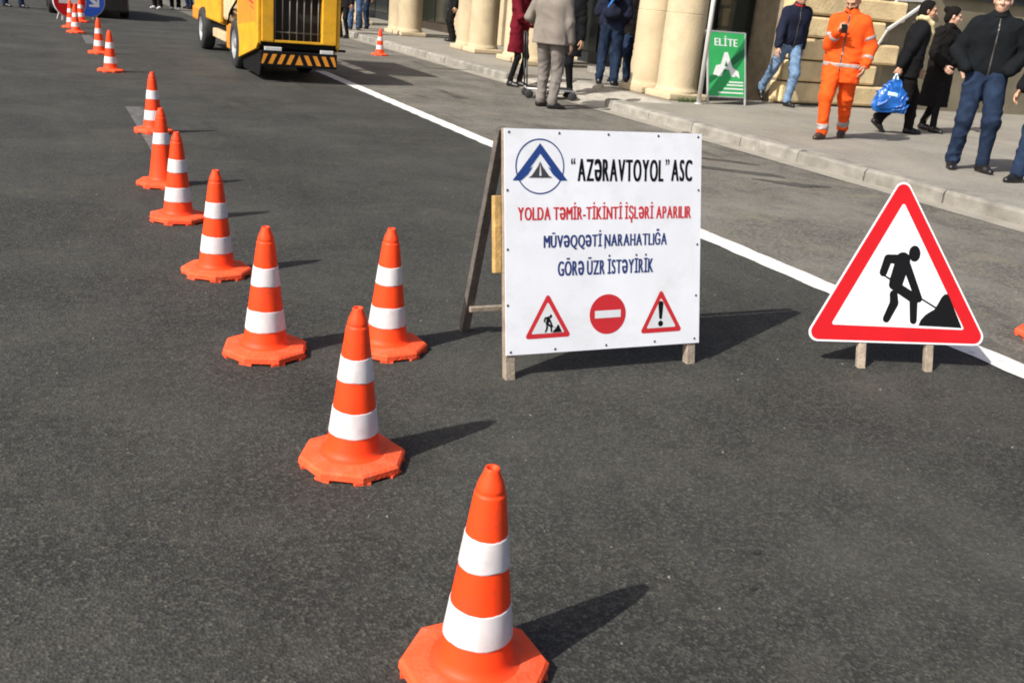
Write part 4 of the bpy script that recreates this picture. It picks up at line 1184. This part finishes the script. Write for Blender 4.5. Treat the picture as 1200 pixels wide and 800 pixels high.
# bag hanging from the trailing hand
hw = Matrix.Translation(S['t'].location) @ Matrix.Rotation(S['t'].rotation_euler[2], 4, 'Z') @ Matrix.Scale(1.70 / 1.75, 4)
hp = hw @ Vector(S['wr'][1] + .10 * unit(S['wr'][1] - S['elb'][1]))
bg = thing('carrier_bag', 'shiny blue plastic carrier bag hanging from the hand of the person in black suit', 'bag', (hp.x, hp.y, hp.z - .50), S['t'].rotation_euler[2]); bg.scale = (.87, .87, .87)
bp = [rc((0, -.15, .10), (0, .15, .08), .085, .08, .06, .8, (1, 0, 0)), rc((0, -.12, .20), (0, .12, .20), .09, .09, .08, .8, (1, 0, 0)), rc((0, -.09, .30), (0, .09, .30), .075, .075, .08, .8, (1, 0, 0)), rc((0, -.06, .39), (0, .06, .39), .05, .05, .06, .8, (1, 0, 0)), rc((0, -.04, .44), (0, .045, .45), .03, .03, .04), rc((.0, .16, .08), (.02, .22, .03), .05, .02, .05), rc((0, -.16, .08), (0, -.20, .03), .05, .02, .04)]
link('bag', mesh_of([nets(*field(bp, .009, .045, 30, 8))], 'bag'), BAGBLUE, bg)
for s in (-1, 1):
    MB().path([(s * .02, -.04, .44), (s * .012, -.02, .53), (0, 0, .572), (s * .012, .02, .53), (s * .02, .045, .44)], .009, 8).build('handle', BAGWHITE, bg)
G = field(bp, .009, .045, 30, 8, .004)
G = cutplane(G, (.0, 0, 0), (1, 0, 0)); G = cutplane(G, (0, 0, .24), (0, .1, 1)); G = cutplane(G, (0, 0, .30), (0, -.1, -1)); G = cutplane(G, (0, -.09, 0), (0, 1, 0)); G = cutplane(G, (0, .06, 0), (0, -1, 0))
v, q = nets(*G)
if len(v): link('print', mesh_of([(v, q)], 'print'), BAGWHITE, bg)
# --- woman in black beside
person('person in long black coat with dark hair tied in a bun', (11.38, 10.30, Z1), facing(.55, -.8), 1.66, top=C_BLACK2, topstyle='coat', bottom=C_TIGHTS, skin=SKIN2, hairstyle='bun',
    feet=(((-.09, -.14, 0), 0, 4), ((.09, .16, 0), 0, -4)), wrists=((-.24, .18, .92), (.22, .2, .95)), hem=.36, seed=15, head=(40, 10), build=1.2)
# --- man walking in navy jacket
N = person('person in navy jacket with red collar and light jeans walking past the green sign', (10.72, 12.72, Z1), facing(.35, -1), 1.78, top=C_NAVY, bottom=C_JEANL,
    feet=(((-.09, .06, 0), 0, 6), ((.06, -.50, .10), 52, -4)), wrists=((-.29, -.10, .84), (.31, .16, .86)), hem=.86, seed=21, build=1.06, extras={'collar': C_RED}, lean=(0, .05), head=(0, 8))
# --- burgundy coat
person('person in burgundy coat and black tights with folded arms near the ramp', (7.12, 15.02, 0), facing(.75, -.45), 1.68, top=C_BURG, topstyle='coat', bottom=C_TIGHTS, skin=SKIN2, hairstyle='long',
    feet=(((-.07, .05, 0), 0, 6), ((.08, -.04, 0), 0, -6)), wrists=((.02, .26, 1.07), (.02, .27, 1.02)), poles=((-1, -.3, -.4), (1, -.3, -.4)), hem=.56, seed=25, build=.92, legw=.85)
# --- grey suit
person('person in light grey suit seen from behind beside the hand cart', (6.30, 12.30, 0), facing(.35, .9), 1.80, top=C_GREY, topstyle='suit', bottom=C_GREYT, hairstyle='short',
    feet=(((-.09, .10, 0), 0, -40), ((.12, -.02, 0), 0, -55)), wrists=((-.24, .22, 1.02), (.27, .06, .82)), poles=((-.6, -.9, 0), (.5, -1, 0)), hem=.82, seed=28, build=1.25, legw=1.05)
# --- black clothed person next to grey suit
person('person dressed all in black standing just beyond the light grey suit', (7.33, 13.75, .02), facing(-.5, -.8), 1.76, top=C_BLACK, topstyle='coat', bottom=C_BLACK, hem=.60,
    feet=(((-.12, 0, 0), 0, 8), ((.12, .05, 0), 0, -8)), seed=31, build=1.1)
# --- jeans pair at the column
J = person('person in dark navy jacket and dark blue jeans with blue backpack, at the column pair', (8.66, 14.72, Z1), facing(.2, .9), 1.80, top=C_NAVY, bottom=C_JEANS,
    feet=(((-.12, 0, 0), 0, 10), ((.13, -.03, 0), 0, -12)), wrists=((-.18, .22, 1.0), (.18, .22, 1.0)), hem=.86, seed=35, build=1.1)
bk = thing('backpack', 'blue backpack worn by the person in jeans at the columns', 'backpack', J['t'].location, J['t'].rotation_euler[2]); bk.scale = J['t'].scale
link('pack', mesh_of([nets(*field([rc((-.07, -.20, 1.12), (.07, -.20, 1.12), .085, k=.06), rc((-.06, -.19, 1.36), (.06, -.19, 1.36), .07, k=.10), rc((0, -.25, 1.10), (0, -.25, 1.2), .06, k=.05)], .012, .006, 25, 4))], 'pack'), C_NAVY, bk)
link('pocket', mesh_of([nets(*field([rc((-.05, -.275, 1.20), (.06, -.255, 1.42), .022, k=.02)], .01))], 'pocket'), C_BLUEB, bk)
person('person in black coat and dark jeans half hidden by the column pair', (9.30, 15.35, Z1), facing(-.4, -.9), 1.78, top=C_BLACK2, bottom=C_JEANS, hem=.8, seed=38,
    feet=(((-.11, 0, 0), 0, 8), ((.11, .06, 0), 0, -8)))
# --- by the far columns
person('person in dark patterned leggings right behind the yellow machine', (7.02, 25.0, 0), facing(-.5, -.9), 1.68, top=C_BLACK2, topstyle='coat', bottom=C_TIGHTS, hem=.75, seed=41, hairstyle='long')
person('person in mid blue jeans standing by the far columns', (7.75, 26.6, Z1), facing(.3, -.9), 1.76, top=C_NAVY, bottom=C_JEANM, seed=44)
person('person in navy trousers standing between the far columns', (8.3, 27.6, Z1), facing(-.3, -.9), 1.78, top=C_NAVY, bottom=C_JEANS, seed=47)
person('person inside the arcade in black between the column pairs', (9.6, 24.2, Z1), facing(-.9, -.3), 1.74, top=C_BLACK, bottom=C_BLACK2, seed=48)
# --- far away on the road
person('person in blue jeans at the far left on the road', (-.38, 28.5, 0), facing(.9, -.2), 1.76, top=C_BLACK, bottom=C_JEANS, seed=50, feet=(((-.09, .16, 0), 0, 4), ((.09, -.16, 0), 0, -4)))
person('leftmost of the far people beyond the machine, with white shoes', (3.50, 33.2, 0), facing(-.3, -.9), 1.76, top=C_BLACK, bottom=C_BLACK2, shoe=C_SHOEW, seed=53)
person('middle one of the far people beyond the machine, with white shoes', (4.05, 33.5, 0), facing(.2, -.9), 1.72, top=C_NAVY, bottom=C_BLACK, shoe=C_SHOEW, seed=56)
person('rightmost of the far people beyond the machine, in dark clothes', (4.65, 34.8, 0), facing(-.6, -.7), 1.8, top=C_BLACK2, bottom=C_JEANS, seed=59)

# ---------------------------------------------------------------- hand cart beside the grey suit
ct = thing('hand_cart', 'low folding hand cart with small wheels beside the grey suit', 'cart', (6.95, 13.45, 0), -.3)
MB().path([(-.36, -.16, .14), (.36, -.16, .14), (.36, .16, .14), (-.36, .16, .14), (-.36, -.16, .14)], .013).build('frame', ALU, ct)
MB().box(-.34, .34, -.15, .15, .150, .165).build('deck', DARKMETAL, ct, .004)
MB().path([(-.36, -.13, .14), (-.40, -.13, .55), (-.43, -.13, .92), (-.43, .13, .92), (-.40, .13, .55), (-.36, .13, .14)], .012).build('handle', DARKMETAL, ct)
for x in (-.33, .33):
    for yv in (-.17, .17):
        w = MB().lathe([(0, -.018), (.055, -.018), (.065, -.008), (.065, .008), (.055, .018), (0, .018)], 24, (x, yv, .065), 'Y'); w.build('wheel', RUBBER, ct)
        MB().box(x - .012, x + .012, yv - .008, yv + .008, .065, .135).build('fork', ALU, ct)
